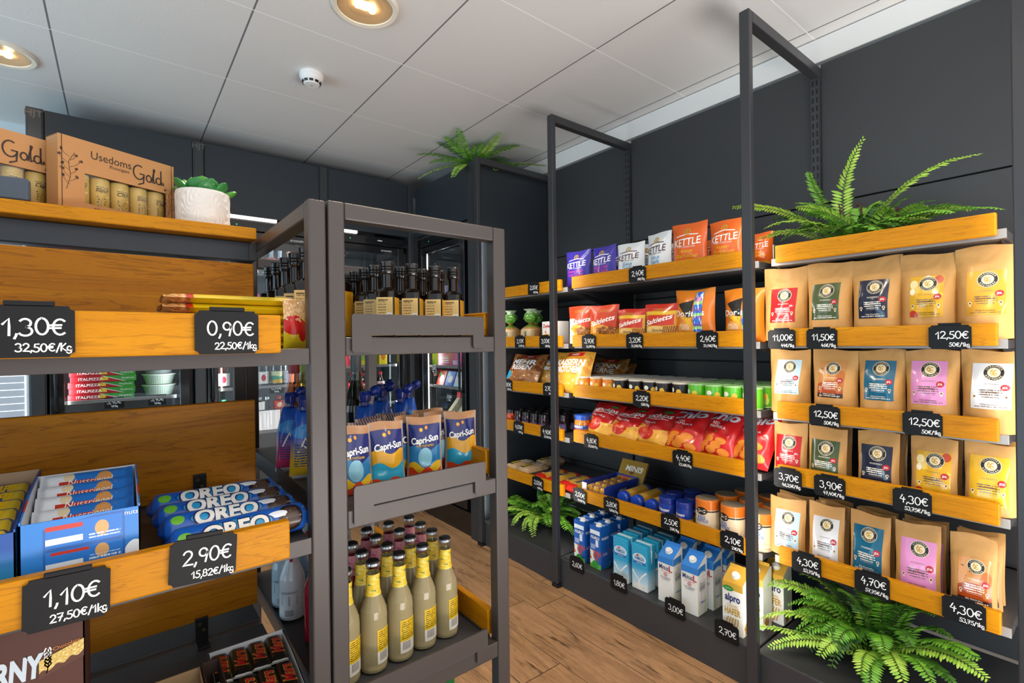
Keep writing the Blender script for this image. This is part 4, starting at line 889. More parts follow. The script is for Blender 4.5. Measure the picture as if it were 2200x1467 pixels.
# roll bags
def roll_bag(label, px0, px1, yt, X, lean, base, lettering, tint, lc, seed):
    zd = dz(2, 2); w, h, y = span(px0, px1, yt, X, zd)
    t = thing('bread_roll_bag', label, 'bread bag', (X, y, zd), RIGHT, 'bags of bread rolls'); t.rotation_euler = (-lean, 0, RIGHT)
    m = art('rolls_'+str(seed), base, [('n', 5, .52, tint), ('e', .5, .25, .4, .2, base), ('r', .35, .88, .75, .97, '#c21f22'), ('n', 12, .62, '#e8c888', (0, 0, 1, .4)), ('e', .12, .3, .14, .12, lc)], rough=.2, coat=.5)
    def pr(b, f, w, h):
        for i, s in enumerate(lettering): b.text(s, h*.15, lambda x, z: f(x, h*(.72-.18*i)+z), M_WTX, width=w*(.72 if i == 0 else .6), bold=.03, seg=.02)
        b.text('HARRY', h*.05, lambda x, z: f(x+w*.05, h*.925+z), M_WTX, seg=.02)
    bag(t, 'bag', w, h/cos(lean), .09, m, pr, seed=seed, wr=.007)
roll_bag('bag of dark seeded rolls at the left end of its shelf', 1080, 1150, 763, 1.93, .5, '#a5683a', ('MEHR', 'RIESEN'), '#7c4522', '#2aa0c8', 1)
roll_bag('bag of pointed bread rolls left of the post', 1137, 1193, 764, 2.0, .5, '#c98d3c', ('RIPEN', 'Ofen'), '#a8682a', '#d83a92', 2)
roll_bag('large bag of golden bread rolls right of the post', 1180, 1262, 757, 1.885, .3, '#d59a34', ('KAISERN', 'BRÖTCHEN'), '#c07f20', '#e8c03a', 3)
for i, (a, c, yt, X) in enumerate(((1255, 1330, 772, 2.1), (1290, 1350, 780, 2.22))):
    roll_bag(['bag of brown bread rolls behind the orange crisp cans', 'bag of bread rolls at the back near the panel'][i], a, c, yt, X, .5, '#b07a3a', ('SONN', 'KERNE'), '#8a5a28', '#cfd8cc', 4+i)
# jam
def jar(label, X, y, zd, r, h, m, ml, pr, group, name='jam_jar'):
    t = thing(name, label, 'jar', (X, y, zd), RIGHT, group)
    b = MB().lathe([(0, 0), (r*.9, 0), (r, h*.04), (r, h*.68), (r*.86, h*.78), (r*.86, h*.8)], 20, m); pr(b, r, h); b.build('jar', t)
    MB().lathe([(r*.9, h*.79), (r*.92, h*.8), (r*.92, h*.98), (r*.86, h), (0, h*.995)], 20, ml).build('lid', t); return t
MJO = art('jam_orange', '#b83c10', [('e', .45, .3, .09, .2, '#e8dcc0'), ('e', .6, .3, .1, .18, '#d86a1c')], rough=.12, coat=.5); MJD = art('jam_dark', '#241822', [('r', .38, .1, .66, .62, '#5a4f78'), ('e', .42, .28, .06, .16, '#e4dcc6'), ('s', 'u', 60, .3, '#8a80a8', (.5, .2, .62, .5))], rough=.12, coat=.5); MJL = mat('lid_black', '#1b1819', .3, coat=.3)
def jam_pr(b, r, h): b.text('Bio', .006, text_on_cyl(r, h*.3, -.5), M_BROWN)
z = dz(2, 3); src = {}
for row in range(4):
    for i in range(6):
        X = 1.90+row*.078; y = 2.405-i*.074-row*.012
        c = 'o' if i < 2 and not (i == 1 and row == 0) else 'd'
        lb = '%s jam jar with black lid, %s row, %s from the left' % ({'o': 'orange', 'd': 'dark'}[c], ('front', 'second', 'third', 'back')[row], ORD[i])
        if i == 5 and row == 0: continue
        if c in src: dup(src[c], (X, y, z), RIGHT+RND.uniform(-.2, .2), lb)
        else: src[c] = jar(lb, X, y, z, .031, .098, MJO if c == 'o' else MJD, MJL, jam_pr, 'jam jars')
MPB = art('peanut_label', '#c8741e', [('r', 0, .5, 1, .7, '#2350a8'), ('r', .3, .4, .5, .5, '#c81e1e'), ('e', .45, .25, .06, .12, '#c85a1c'), ('r', 0, 0, 1, .08, '#8a4a18'), ('r', 0, .1, 1, .4, '#e0a028')], rough=.2, coat=.4); MPL = mat('lid_blue', '#2450b0', .35)
def pb_pr(b, r, h): b.text('PENNY', .011, text_on_cyl(r, h*.49), M_WTX, bold=.02)
zz = dz(1, 3); src = None
for i, (px, X) in enumerate(((1203, 1.90), (1230, 1.90), (1256, 1.95))):
    lb = 'peanut butter jar with blue lid, %s from the left' % ORD[i]; y = at(px, 900, X=X).y
    if src: dup(src, (X, min(y, 1.80), zz), RIGHT, lb)
    else: src = jar(lb, X, 1.815, zz, .036, .118, MPB, MPL, pb_pr, 'peanut butter jars', 'peanut_butter_jar')
src = None
for i, (px, X) in enumerate(((1200, 2.06), (1228, 2.10), (1250, 2.18))):
    lb = 'dark jar with black lid behind the peanut butter, %s from the left' % ORD[i]
    dup(bpy.data.objects['jam_jar'], (X, min(1.80, at(px, 880, X=X).y), zz), RIGHT, lb, 'dark jars behind the peanut butter')
# packs on the lowest bread shelf
z = dz(2, 4)
MOAT = art('oat_pack', '#b99b78', [('r', .1, .45, .45, .9, '#2a2420'), ('r', .15, .55, .5, .75, '#d8c020'), ('e', .7, .5, .2, .35, '#e0d6c0'), ('n', 12, .6, '#8a6a48'), ('r', .92, 0, 1, 1, '#7a80a0')], rough=.25, coat=.4)
MBIS = art('biscuit_pack_red', '#c99a3a', [('r', 0, 0, .2, 1, '#c8281e'), ('r', .82, 0, 1, 1, '#c8281e'), ('r', .3, .5, .7, .9, '#2a3f80'), ('n', 6, .62, '#e8d9b0', (.2, 0, .8, 1))], rough=.25, coat=.4)
def flat_pack(name, label, cat, X, y, z, l, w, h, m, group, yaw=0):
    t = thing(name, label, cat, (X, y, z), RIGHT+pi/2+yaw, group)
    s = lambda u, v, sg: ((u-.5)*l, (v-.5)*w, h/2+sg*h/2*(max(0, 1-abs(2*u-1)**6))**.5*(max(0, 1-abs(2*v-1)**4))**.5)
    b = MB().grid(lambda u, v: s(u, v, 1), 14, 8, m); b.grid(lambda u, v: s(u, 1-v, -1), 14, 8, m); b.build('wrapper', t); return t
for i, (X, y, zz_, lb) in enumerate([(1.97, 2.40, 0, 'oat flake pack with yellow mark at the left end'), (1.97, 2.29, 0, 'oat flake pack with yellow mark beside the red and gold packs'), (2.17, 2.35, 0, 'oat flake pack with yellow mark lying further back')]):
    flat_pack('oat_pack', lb, 'oat pack', X, y, z+zz_, .19, .105, .062, MOAT, 'oat flake packs')
for i, (X, y, lb) in enumerate([(1.99, 2.15, 'red and gold biscuit pack beside the oat flakes'), (1.99, 2.05, 'red and gold biscuit pack left of the post'), (1.99, 1.95, 'red and gold biscuit pack behind the post'), (1.975, 1.88, 'red and gold biscuit pack right of the post by the blue tray')]):
    flat_pack('biscuit_pack', lb, 'biscuit pack', X, y, z, .23, .075, .045, MBIS, 'red and gold biscuit packs')
t = thing('dark_tray', 'dark folded leaflet lying on the empty top bread shelf', 'tray', (1.93, 1.98, dz(2, 0)), RIGHT)
MB().prism([(0, 0), (.11, 0), (.11, .055)], -.14, .12, M_STEEL, 'x').build('tray_sheet', t)

# ================================================================ coffee pouches
def kraft():
    m = mat('kraft_paper', '#c79a66', .55, coat=.06); t = NT(m)
    n = t.noise(t.coord('Object'), 240, 4, .6); n2 = t.noise(t.coord('Object'), 13, 2, .5, .4)
    t.put(t.b.inputs['Base Color'], t.mix(t.math('MULTIPLY', n, .4), lin('#cc9a58'), lin('#b07e40'))); t.bump(n2, .5, .02); return m
M_KRAFT = kraft()
M_CREAM = mat('label_cream', '#efe4c4', .4); M_KRING = mat('emblem_black', '#221e1c', .4)
def pouch_fn(w, h, d, wr, seed):
    r = random.Random(seed); ph = [r.uniform(0, 6) for _ in range(5)]
    def s(u, v, side=-1, off=0):
        q = abs(2*u-1); a = min(1, (1-v)/.62); a = a*a*(3-2*a)
        y = (d/2)*a*(1-q**4)**.8+.0012
        y += .0022*math.exp(-((v-(.94 if d > .06 else .86))/.008)**2)*(1-q**6)
        y += wr*a*(1-q**4)*(sin(7*u+5*v+ph[0])*.5+sin(15*u-9*v+ph[1])*.3+sin(12*v+ph[2])*.4)
        x = (u-.5)*w*(1-.035*sin(pi*min(1, v*1.15))*(a))
        z = h*v+.006*(q**3)*(1-min(1, v*5))+.004*sin(5*u+ph[3])*(v > .98)
        lean = .10*d*v
        return (x, side*(y+off)+d/2*(1-0*v), z)
    return s
def emblem(b, f, cx, cz, r):
    b.disc(cx, cz, r, r, lambda a, c: f(a, c, .0009), M_CREAM, 26, 0, 2); b.disc(cx, cz, r*.94, r*.94, lambda a, c: f(a, c, .0013), M_KRING, 26, .64)
    b.disc(cx, cz, r*.58, r*.58, lambda a, c: f(a, c, .0013), mat('emblem_tan', '#d9bb7c', .4), 22, .96)
    for st in ([(-.2, -.32), (-.05, -.1), (0, .15), (.12, .32), (.25, .25)], [(0, .1), (-.25, .2), (-.3, .05)], [(-.05, -.1), (.2, -.05), (.28, -.22)], [(-.05, -.12), (.05, -.35), (.2, -.36)], [(-.12, -.1), (-.32, -.12), (-.3, .15), (-.15, .36)]):
        b.stroke([(cx+x*r, cz+z*r) for x, z in st], r*.11, lambda a, c: f(a, c, .0017), M_GOLDTX)
    for s_, a0, sg in (('USEDOMER', 90, -1), ('RÖSTWERK', -90, 1)):
        for i, ch in enumerate(s_):
            an = radians(a0+sg*(i-(len(s_)-1)/2)*17)
            b.text(ch, r*.2, lambda a, c: f(a, c, .0017), M_CREAM, x=cx+.79*r*cos(an), y=cz+.79*r*sin(an), rot=an-(pi/2 if sg < 0 else -pi/2))
LAB = {}
def lab_art(kind):
    D = {'red': ('#b01c20', ()), 'green': ('#44512c', ()), 'navy': ('#1e2238', ()), 'gold': ('#d9a520', [('e', .12, .8, .12, .11, '#f0dca0'), ('e', .22, .66, .1, .09, '#e8c873'), ('e', .08, .62, .08, .08, '#f6ead0'), ('e', .85, .9, .13, .1, '#c0451c'), ('n', 5, .62, '#e8c23a'), ('e', .1, .02, .16, .14, '#b8331c')]),
         'ochre': ('#d0962a', ()), 'ice': ('#b4cfdc', ()), 'brown': ('#c98a4a', [('e', .5, .2, .62, .26, '#a8481c'), ('r', 0, 0, 1, .12, '#3a1d14'), ('n', 7, .6, '#5a2f1c', (0, .5, .4, .8)), ('e', .85, .45, .2, .3, '#b86a30')]), 'teal': ('#13607f', ()), 'pink': ('#dd8fc4', ()), 'pale': ('#d6d5d8', ()), 'yellow': ('#dca91f', ())}
    c, l = D[kind]; dark = kind in ('red', 'green', 'navy', 'teal', 'brown'); ink = '#efe6d6' if dark else '#6a5a48'
    l = list(l)+[('t', .2, .29, .8, .44, 3, ink), ('t', .28, .22, .72, .27, 1, ink), ('t', .1, .03, .9, .07, 1, ink), ('t', .3, .52, .72, .55, 1, ink), ('e', .1, .27, .05, .035, '#e8d9b8'), ('e', .88, .27, .05, .035, '#e8d9b8'), ('e', .1, .27, .03, .02, '#6b4024'), ('e', .88, .27, .03, .02, '#6b4024'), ('r', .07, .2, .13, .225, '#e8d9b8'), ('r', .85, .2, .91, .225, '#e8d9b8')]
    return art('label_'+kind, c, l, rough=.22, coat=.3)
SUBT = {'red': 'Filterkaffee', 'green': 'Crema', 'navy': 'Espresso', 'gold': 'Festtagskaffee', 'ochre': 'Hausmischung', 'ice': 'Single Origin', 'brown': 'Kenia', 'teal': 'Single Origin', 'pink': 'Single Origin', 'pale': 'Single Origin', 'yellow': 'Hausmischung'}
def pouch(kind, label, x0, x1, yt, X, k, lab, d, seed, group, yaw=0, lean=0, src=None):
    """lab = label rectangle in the photo (x0, x1, top, bottom)"""
    zd = dz(0, k); w, h, y = span(x0, x1, yt, X, zd); h = min(h, ZB[0][k-1]-.014-zd)
    t = thing('coffee_pouch', label, 'coffee pouch', (X-d*.3, y, zd+.0005), RIGHT+yaw, group); t.rotation_euler = (-lean, 0, RIGHT+yaw)
    s = pouch_fn(w, h, d, .006 if d > .06 else .003, seed); b = MB()
    b.grid(lambda u, v: s(u, v), 20, 26, M_KRAFT); b.grid(lambda u, v: s(1-u, v, 1), 12, 16, M_KRAFT)
    b.add([s(u/10, 0, sg) for sg in (-1, 1) for u in range(11)], [(i, i+1, 12+i, 11+i) for i in range(10)], M_KRAFT)
    b.build('bag', t)
    if lab:
        a, c, tp, bt = lab; xm = (x0+x1)/2
        u0 = (a-x0)/(x1-x0); u1 = (c-x0)/(x1-x0); v1 = (at(xm, tp, X=X).z-zd)/h; v0 = (at(xm, bt, X=X).z-zd)/h
        lw, lh = (u1-u0)*w, (v1-v0)*h; b = MB(); b.grid(lambda u, v: s(u0+(u1-u0)*u, v0+(v1-v0)*v, -1, .0007), 12, 14, lab_art(kind))
        f = lambda px, pz, off=.0012: s((u0+u1)/2+px/w, v0+pz/h, -1, off)
        r = min(lw*.27, lh*.2); emblem(b, f, lw*.04, lh-r*1.12, r)
        b.disc(lw*.34, lh*.475, lw*.115, lh*.07, lambda p, q: f(p, q, .001), mat('seal_red', '#b3202a', .35), 16); b.text('JDL', lh*.04, lambda p, q: f(p+lw*.34, q+lh*.475, .0016), M_WTX, bold=.02)
        ink = M_WTX if kind in ('red', 'green', 'navy', 'teal', 'brown') else M_BROWN
        b.text(SUBT[kind], lh*.05, lambda p, q: f(p, q+lh*.375, .0014), ink, width=lw*.46)
        b.text('250g Röstkaffee' if d > .06 else '80g Röstkaffee', lh*.032, lambda p, q: f(p, q+lh*.1, .0014), ink, width=lw*.5)
        b.build('label', t)
    return t
GB, GS = 'large kraft coffee pouches', 'small kraft coffee pouches'
CN = {'red': 'red', 'green': 'dark green', 'navy': 'navy', 'gold': 'gold bauble picture', 'ochre': 'plain ochre', 'ice': 'light blue', 'brown': 'brown picture', 'teal': 'teal', 'pink': 'pink', 'pale': 'pale grey', 'yellow': 'plain yellow'}
i = 0
for k, d, g, rows in ((1, .085, GB, [('red', 1641, 1733, 571, (1661, 1716, 620, 693)), ('green', 1732, 1829, 563, (1748, 1809, 609, 687)), ('navy', 1829, 1938, 553, (1849, 1914, 601, 684)), ('gold', 1934, 2060, 544, (1959, 2033, 593, 681)), ('ochre', 2052, 2193, 527, (2080, 2167, 582, 677))]),
                      (2, .085, GB, [('ice', 1652, 1738, 744, (1670, 1722, 773, 845)), ('brown', 1742, 1840, 746, (1760, 1818, 776, 853)), ('teal', 1841, 1943, 748, (1858, 1925, 775, 859)), ('pink', 1944, 2061, 748, (1959, 2037, 776, 868)), ('pale', 2060, 2197, 748, (2088, 2177, 781, 877))]),
                      (3, .05, GS, [('red', 1659, 1730, 909, (1666, 1720, 935, 1005)), ('green', 1732, 1815, 918, (1740, 1802, 946, 1022)), ('navy', 1839, 1929, 927, (1848, 1916, 957, 1040)), ('gold', 1952, 2054, 940, (1967, 2043, 971, 1062)), ('yellow', 2067, 2184, 951, (2080, 2168, 981, 1084))]),
                      (4, .05, GS, [('ice', 1650, 1725, 1072, (1664, 1715, 1097, 1175)), ('pale', 1732, 1808, 1085, (1744, 1799, 1112, 1200)), ('teal', 1820, 1907, 1105, (1829, 1894, 1132, 1226)), ('pink', 1919, 2017, 1127, (1933, 2009, 1160, 1262)), ('brown', 2035, 2138, 1152, (2055, 2129, 1198, 1292))])):
    for q, (c, x0, x1, yt, lab) in enumerate(rows):
        i += 1; X = 1.895 if d > .06 else 1.885
        size = 'large' if d > .06 else 'small'
        if k == 4: X = 1.895
        pouch(c, 'front %s kraft coffee pouch with %s label, %s row' % (size, CN[c], {1: 'upper large', 2: 'lower large', 3: 'upper small', 4: 'lowest'}[k]), x0, x1, yt, X, k, lab, d, i, g, yaw=RND.uniform(-.05, .05) if k < 3 else RND.uniform(-.03, .06), lean=.0 if k < 3 else .06)
        n = 1 if k < 3 else (2 if k == 4 or q in (2,) else 1)
        for j in range(n):
            XX = X+(.1 if d > .06 else .05)*(j+1)
            f = 1-.03*(j+1); sh = 14+6*j if k > 2 else 4
            pouch(c, '%s kraft coffee pouch %s behind the %s label one, %s row' % (size, ('directly', 'second')[j], CN[c], {1: 'upper large', 2: 'lower large', 3: 'upper small', 4: 'lowest'}[k]), x0+sh, x0+sh+(x1-x0)*.97, yt-(1 if k < 3 else 4+6*j), XX, k, (lab[0]+sh, lab[1]+sh, lab[2], lab[3]) if j == 0 else None, d, 50+i*3+j, g, yaw=RND.uniform(-.06, .04), lean=.05)

# ================================================================ ferns
def leafmat(key, a, b_):
    m = mat(key, a, .38, coat=.12); t = NT(m); oi = t.coord('UV'); u, v, _ = t.sep(oi)
    t.put(t.b.inputs['Base Color'], t.mix(v, lin(a), lin(b_))); t.b.inputs['Subsurface Weight'].default_value = 0; return m
MF = [leafmat('fern_green', '#4c8a1f', '#7fb83a'), leafmat('fern_light', '#86b83a', '#b6d65a'), leafmat('fern_deep', '#2f5a1c', '#4f8428')]
M_RACH = mat('fern_stalk', '#5a6a24', .5); M_FIDDLE = mat('fern_bud_brown', '#4a2a16', .6)
def frond(t, P0, P1, P2, mi, L=.03, sp=.0122, seed=0):
    org = Vector(t.location); P0, P1, P2 = (Vector(p)-org for p in (P0, P1, P2)); r = random.Random(seed)
    bz = lambda s: P0*(1-s)**2+P1*2*s*(1-s)+P2*s*s
    tan = lambda s: ((P1-P0)*(1-s)+(P2-P1)*s).normalized()
    ln = sum((bz((k+1)/10)-bz(k/10)).length for k in range(10)); n = max(8, int(ln/sp)); b = MB(); m = MF[mi]
    b.tube([bz(k/10) for k in range(11)], .0016, M_RACH, 5, .0006)
    up0 = Vector((r.uniform(-.25, .25), r.uniform(-.25, .25), 1))
    for k in range(n):
        s = .06+.94*k/n; p = bz(s); d = tan(s); sd = d.cross(up0)
        if sd.length < .2: sd = d.cross(Vector((-.8, -.5, .2)))
        sd.normalize(); nrm = sd.cross(d).normalized()
        l = L*(min(1, .5+s*2.2))*(1-max(0, (s-.55)/.47)**2.0*.72)*r.uniform(.88, 1.08); w = min(l*.19, .0056)
        for sg in (-1, 1):
            ax = (sd*sg*.92+d*.38+nrm*r.uniform(.05, .3)).normalized(); wv = d*.95-ax*.2; dn = nrm*-.12
            q = p+d*(sg*sp*.2); vs = [q]
            for tt, ww in ((.18, .75), (.5, 1), (.8, .62)):
                c = q+ax*l*tt+nrm*(-.28*l*tt*tt)
                vs += [c+wv*w*ww-nrm*w*.25, c+nrm*w*.25, c-wv*w*ww-nrm*w*.25]
            vs.append(q+ax*l+nrm*(-.3*l))
            fs = [(0, 1, 2), (0, 2, 3)]
            for a in (1, 4): fs += [(a, a+3, a+4, a+1), (a+1, a+4, a+5, a+2)]
            fs += [(7, 10, 8), (8, 10, 9)]
            vv = r.random(); b.add(vs, fs, m, [(0, min(1, max(0, vv+.0*j))) for j in range(11)], True)
    return b.build('frond', t)
def fern(label, base, specs, X, L=.03, zmax=None, mats=(0, 0, 1), group=None, seed=5):
    """specs: (tip px, tip py, tip depth X, control px, py, X)"""
    t = thing('artificial_fern', label, 'fern', base, 0); r = random.Random(seed)
    for i, sp in enumerate(specs):
        P2 = at(sp[0], sp[1], X=sp[2]); P1 = at(sp[3], sp[4], X=sp[5])
        for Q in (P1, P2):
            if Q.x > 1.74 and base[2] < .3: Q.z = max(Q.z, .158)
        if zmax: P2.z = min(P2.z, zmax); P1.z = min(P1.z, zmax)
        P0 = Vector(base)+Vector((r.uniform(-.03, .03), r.uniform(-.05, .05), .005))
        frond(t, P0, P1, P2, mats[i % len(mats)] if len(sp) < 7 else sp[6], L*r.uniform(.88, 1.1), seed=seed*100+i)
    return t
zt = dz(0, 0)+.004
B0 = at(1850, 500, X=2.03); B0.z = zt
def gen(n, cx, cy, x0, x1, y0, y1, Xa, Xb, seed, lift=40):
    r = random.Random(seed); o = []
    for k in range(n):
        x, y, X = r.uniform(x0, x1), r.uniform(y0, y1), r.uniform(Xa, Xb); o.append((x, y, X, (x+cx)/2, min(y, cy)-lift*r.random()+(y-cy)*.2, (X+1.98)/2, r.choice((0, 0, 2, 1))))
    return o
t = fern('artificial fern spilling over the topmost oak shelf above the coffee pouches', B0, [
    (1572, 446, 1.93, 1690, 425, 1.99, 1), (1858, 292, 2.05, 1775, 420, 2.05, 1), (1738, 368, 2.12, 1752, 430, 2.1, 0), (2112, 330, 1.93, 1940, 345, 2.0, 1), (2160, 450, 1.93, 2010, 425, 2.0, 0),
    (1640, 492, 1.92, 1730, 440, 1.97, 1), (1636, 512, 1.92, 1720, 470, 1.96, 1), (1675, 518, 1.91, 1760, 455, 1.95, 0), (1700, 500, 2.0, 1770, 450, 2.0, 0), (1740, 506, 1.91, 1800, 460, 1.95, 1), (1890, 500, 1.9, 1870, 455, 1.95, 0), (1960, 478, 1.92, 1900, 440, 1.97, 0), (2050, 458, 1.92, 1950, 430, 1.98, 0),
    (2010, 430, 2.1, 1930, 430, 2.08, 2), (2100, 445, 2.05, 1980, 430, 2.05, 2), (1960, 420, 2.15, 1890, 440, 2.12, 2), (1830, 490, 1.91, 1840, 470, 1.95, 0), (1790, 500, 1.9, 1820, 470, 1.94, 2), (1930, 485, 1.9, 1900, 460, 1.95, 2), (2000, 470, 1.9, 1920, 455, 1.95, 1), (1660, 470, 2.1, 1750, 450, 2.08, 2), (1720, 480, 2.1, 1780, 460, 2.08, 2)]
    + gen(16, 1880, 440, 1650, 2120, 430, 478, 1.95, 2.18, 14, 25), 2.03, .036)
for x, y, X in ((1800, 425, 2.05), (1935, 445, 1.98), (1850, 435, 2.02)):
    P = at(x, y, X=X)-B0; MB().tube([(P.x*.3, P.y*.3, .0), (P.x*.8, P.y*.8, P.z*.6), (P.x, P.y, P.z*.95), (P.x, P.y+.012, P.z), (P.x, P.y+.012, P.z-.01)], .0035, M_FIDDLE, 6, .005).build('young_frond', t)
B1 = at(1880, 1330, X=2.0); B1.z = .15
fern('artificial fern on the plinth below the coffee pouches', B1, [
    (1632, 1262, 1.93, 1740, 1210, 1.96, 1), (1622, 1335, 1.86, 1720, 1270, 1.92, 1), (1565, 1383, 1.80, 1700, 1330, 1.88, 1), (1650, 1420, 1.78, 1750, 1340, 1.86, 1), (1716, 1232, 1.95, 1800, 1230, 1.97, 1), (2012, 1300, 1.95, 1960, 1240, 1.97, 0), (2105, 1418, 1.82, 1990, 1330, 1.88, 0), (2125, 1462, 1.80, 2000, 1350, 1.86, 1), (1850, 1452, 1.76, 1850, 1360, 1.84, 1), (1760, 1412, 1.80, 1800, 1330, 1.87, 1), (1945, 1475, 1.76, 1900, 1350, 1.84, 1), (2010, 1480, 1.76, 1950, 1360, 1.84, 0), (1690, 1300, 1.95, 1780, 1250, 1.97, 0),
    (1780, 1250, 2.08, 1820, 1260, 2.05, 2), (1960, 1290, 2.08, 1920, 1260, 2.05, 2), (1830, 1240, 2.0, 1850, 1250, 2.0, 0), (1900, 1300, 1.85, 1890, 1270, 1.92, 0), (1800, 1380, 1.83, 1830, 1310, 1.9, 0), (1720, 1370, 1.85, 1790, 1300, 1.92, 0), (1870, 1490, 1.75, 1870, 1370, 1.82, 0), (2060, 1480, 1.8, 1970, 1370, 1.85, 2), (1900, 1400, 1.8, 1890, 1320, 1.88, 0), (1960, 1390, 1.82, 1920, 1300, 1.9, 2)]
    + gen(30, 1860, 1290, 1690, 2050, 1270, 1450, 1.8, 2.05, 4, 50), 2.0, .037, seed=7)
B2 = at(1150, 1090, X=2.0); B2.z = .15; B2.y = 2.14
fern('artificial fern on the plinth below the bread bay', B2, [
    (1048, 1086, 1.83, 1085, 1050, 1.92, 1), (1066, 1118, 1.83, 1100, 1060, 1.92, 1), (1148, 1158, 1.80, 1130, 1080, 1.9, 1), (1100, 1135, 1.81, 1120, 1070, 1.9, 1), (1235, 1150, 1.86, 1200, 1090, 1.92, 0), (1218, 1140, 1.84, 1190, 1080, 1.92, 0), (1268, 1100, 2.1, 1210, 1070, 2.05, 2), (1080, 1065, 2.0, 1110, 1050, 2.02, 0), (1160, 1050, 2.1, 1160, 1060, 2.1, 2), (1230, 1070, 2.1, 1200, 1060, 2.08, 2), (1180, 1128, 1.86, 1170, 1080, 1.92, 0), (1125, 1145, 1.81, 1125, 1080, 1.88, 1), (1040, 1070, 1.85, 1070, 1050, 1.93, 1), (1250, 1120, 1.95, 1210, 1080, 1.97, 0)]
    + gen(32, 1150, 1080, 1060, 1250, 1060, 1140, 1.85, 2.1, 9, 25), 2.0, .036, seed=8)
B3 = Vector((1.86, 2.68, 2.394))
def fy(x, y, d): # tip at pixel, held under the ceiling
    D = d; p = at(x, y, Y=D)
    while p.z > 2.525: D -= .03; p = at(x, y, Y=D)
    return p
t = thing('artificial_fern', 'artificial fern on top of the side fridge under the ceiling', 'fern', B3, 0)
for i, (x, y, d, cx, cy, mi) in enumerate([(897, 386, 2.75, 950, 345, 1), (895, 331, 2.8, 960, 325, 0), (957, 292, 2.7, 985, 320, 0), (985, 274, 2.6, 990, 320, 0), (1040, 305, 2.7, 1010, 320, 0), (1076, 284, 2.6, 1050, 320, 1), (1118, 313, 2.6, 1065, 315, 0), (1176, 357, 2.52, 1100, 345, 1), (1130, 376, 2.5, 1080, 335, 0), (1068, 368, 2.5, 1050, 335, 0), (972, 382, 2.6, 990, 340, 1), (1048, 335, 2.55, 1030, 330, 0), (920, 350, 2.75, 970, 330, 0), (940, 305, 2.8, 980, 320, 2), (1020, 320, 2.7, 1010, 330, 2), (1095, 345, 2.6, 1050, 330, 2)]):
    P2 = fy(x, y, d); P1 = fy(cx, cy, (d+2.68)/2); frond(t, B3+Vector((RND.uniform(-.04, .04), RND.uniform(-.04, .04), .002)), P1, P2, mi, .042, .0125, 900+i)

# ================================================================ goods on the left gondola
G1, G2, G3, GT = 1.2385, .8885, .5505, 1.541
def botanic(b, f, x, z, s, seed, m):
    r = random.Random(seed)
    b.stroke([(x, z), (x+.1*s, z+.4*s), (x+.05*s, z+.8*s), (x+.2*s, z+1.1*s)], .012*s, f, m)
    for k in range(9):
        a = .15+.1*k; sg = 1 if k % 2 else -1; px, pz = x+.08*s, z+a*s
        ex, ez = px+sg*(.15+.12*r.random())*s, pz+(.14+.1*r.random())*s
        b.stroke([(px, pz), ((px+ex)/2+sg*.02*s, (pz+ez)/2-.02*s), (ex, ez)], .009*s, f, m)
        for q in range(3): b.disc(ex+r.uniform(-.03, .03)*s, ez+r.uniform(-.02, .04)*s, .03*s, .03*s, f, m, 8, .55)
M_INK = mat('ink_dark_brown', '#33261f', .5); M_CARD = mat('gift_box_card', '#b98653', .6)
MTIN = art('oil_tin', '#e0c372', [('g', 'v', .75, .2, '#d9a83a'), ('n', 6, .62, '#efdca0'), ('t', .4, .72, .62, .8, 2, '#6a5020')], rough=.3, coat=.2)
GOLD = [arc(.42, .5, .36, .46, 60, 330, 14)+[(.76, .42), (.5, .42)], [(.76, .42), (.72, -.15), (.4, -.3)], arc(1.08, .24, .17, .22, 90, 450, 12), [(1.3, .05), (1.36, .5), (1.5, .95), (1.42, 1.0), (1.4, .4), (1.44, 0), (1.55, .1)], arc(1.75, .24, .17, .22, 60, 380, 12), [(1.92, .95), (1.92, .4), (1.96, 0), (2.1, .1)]]
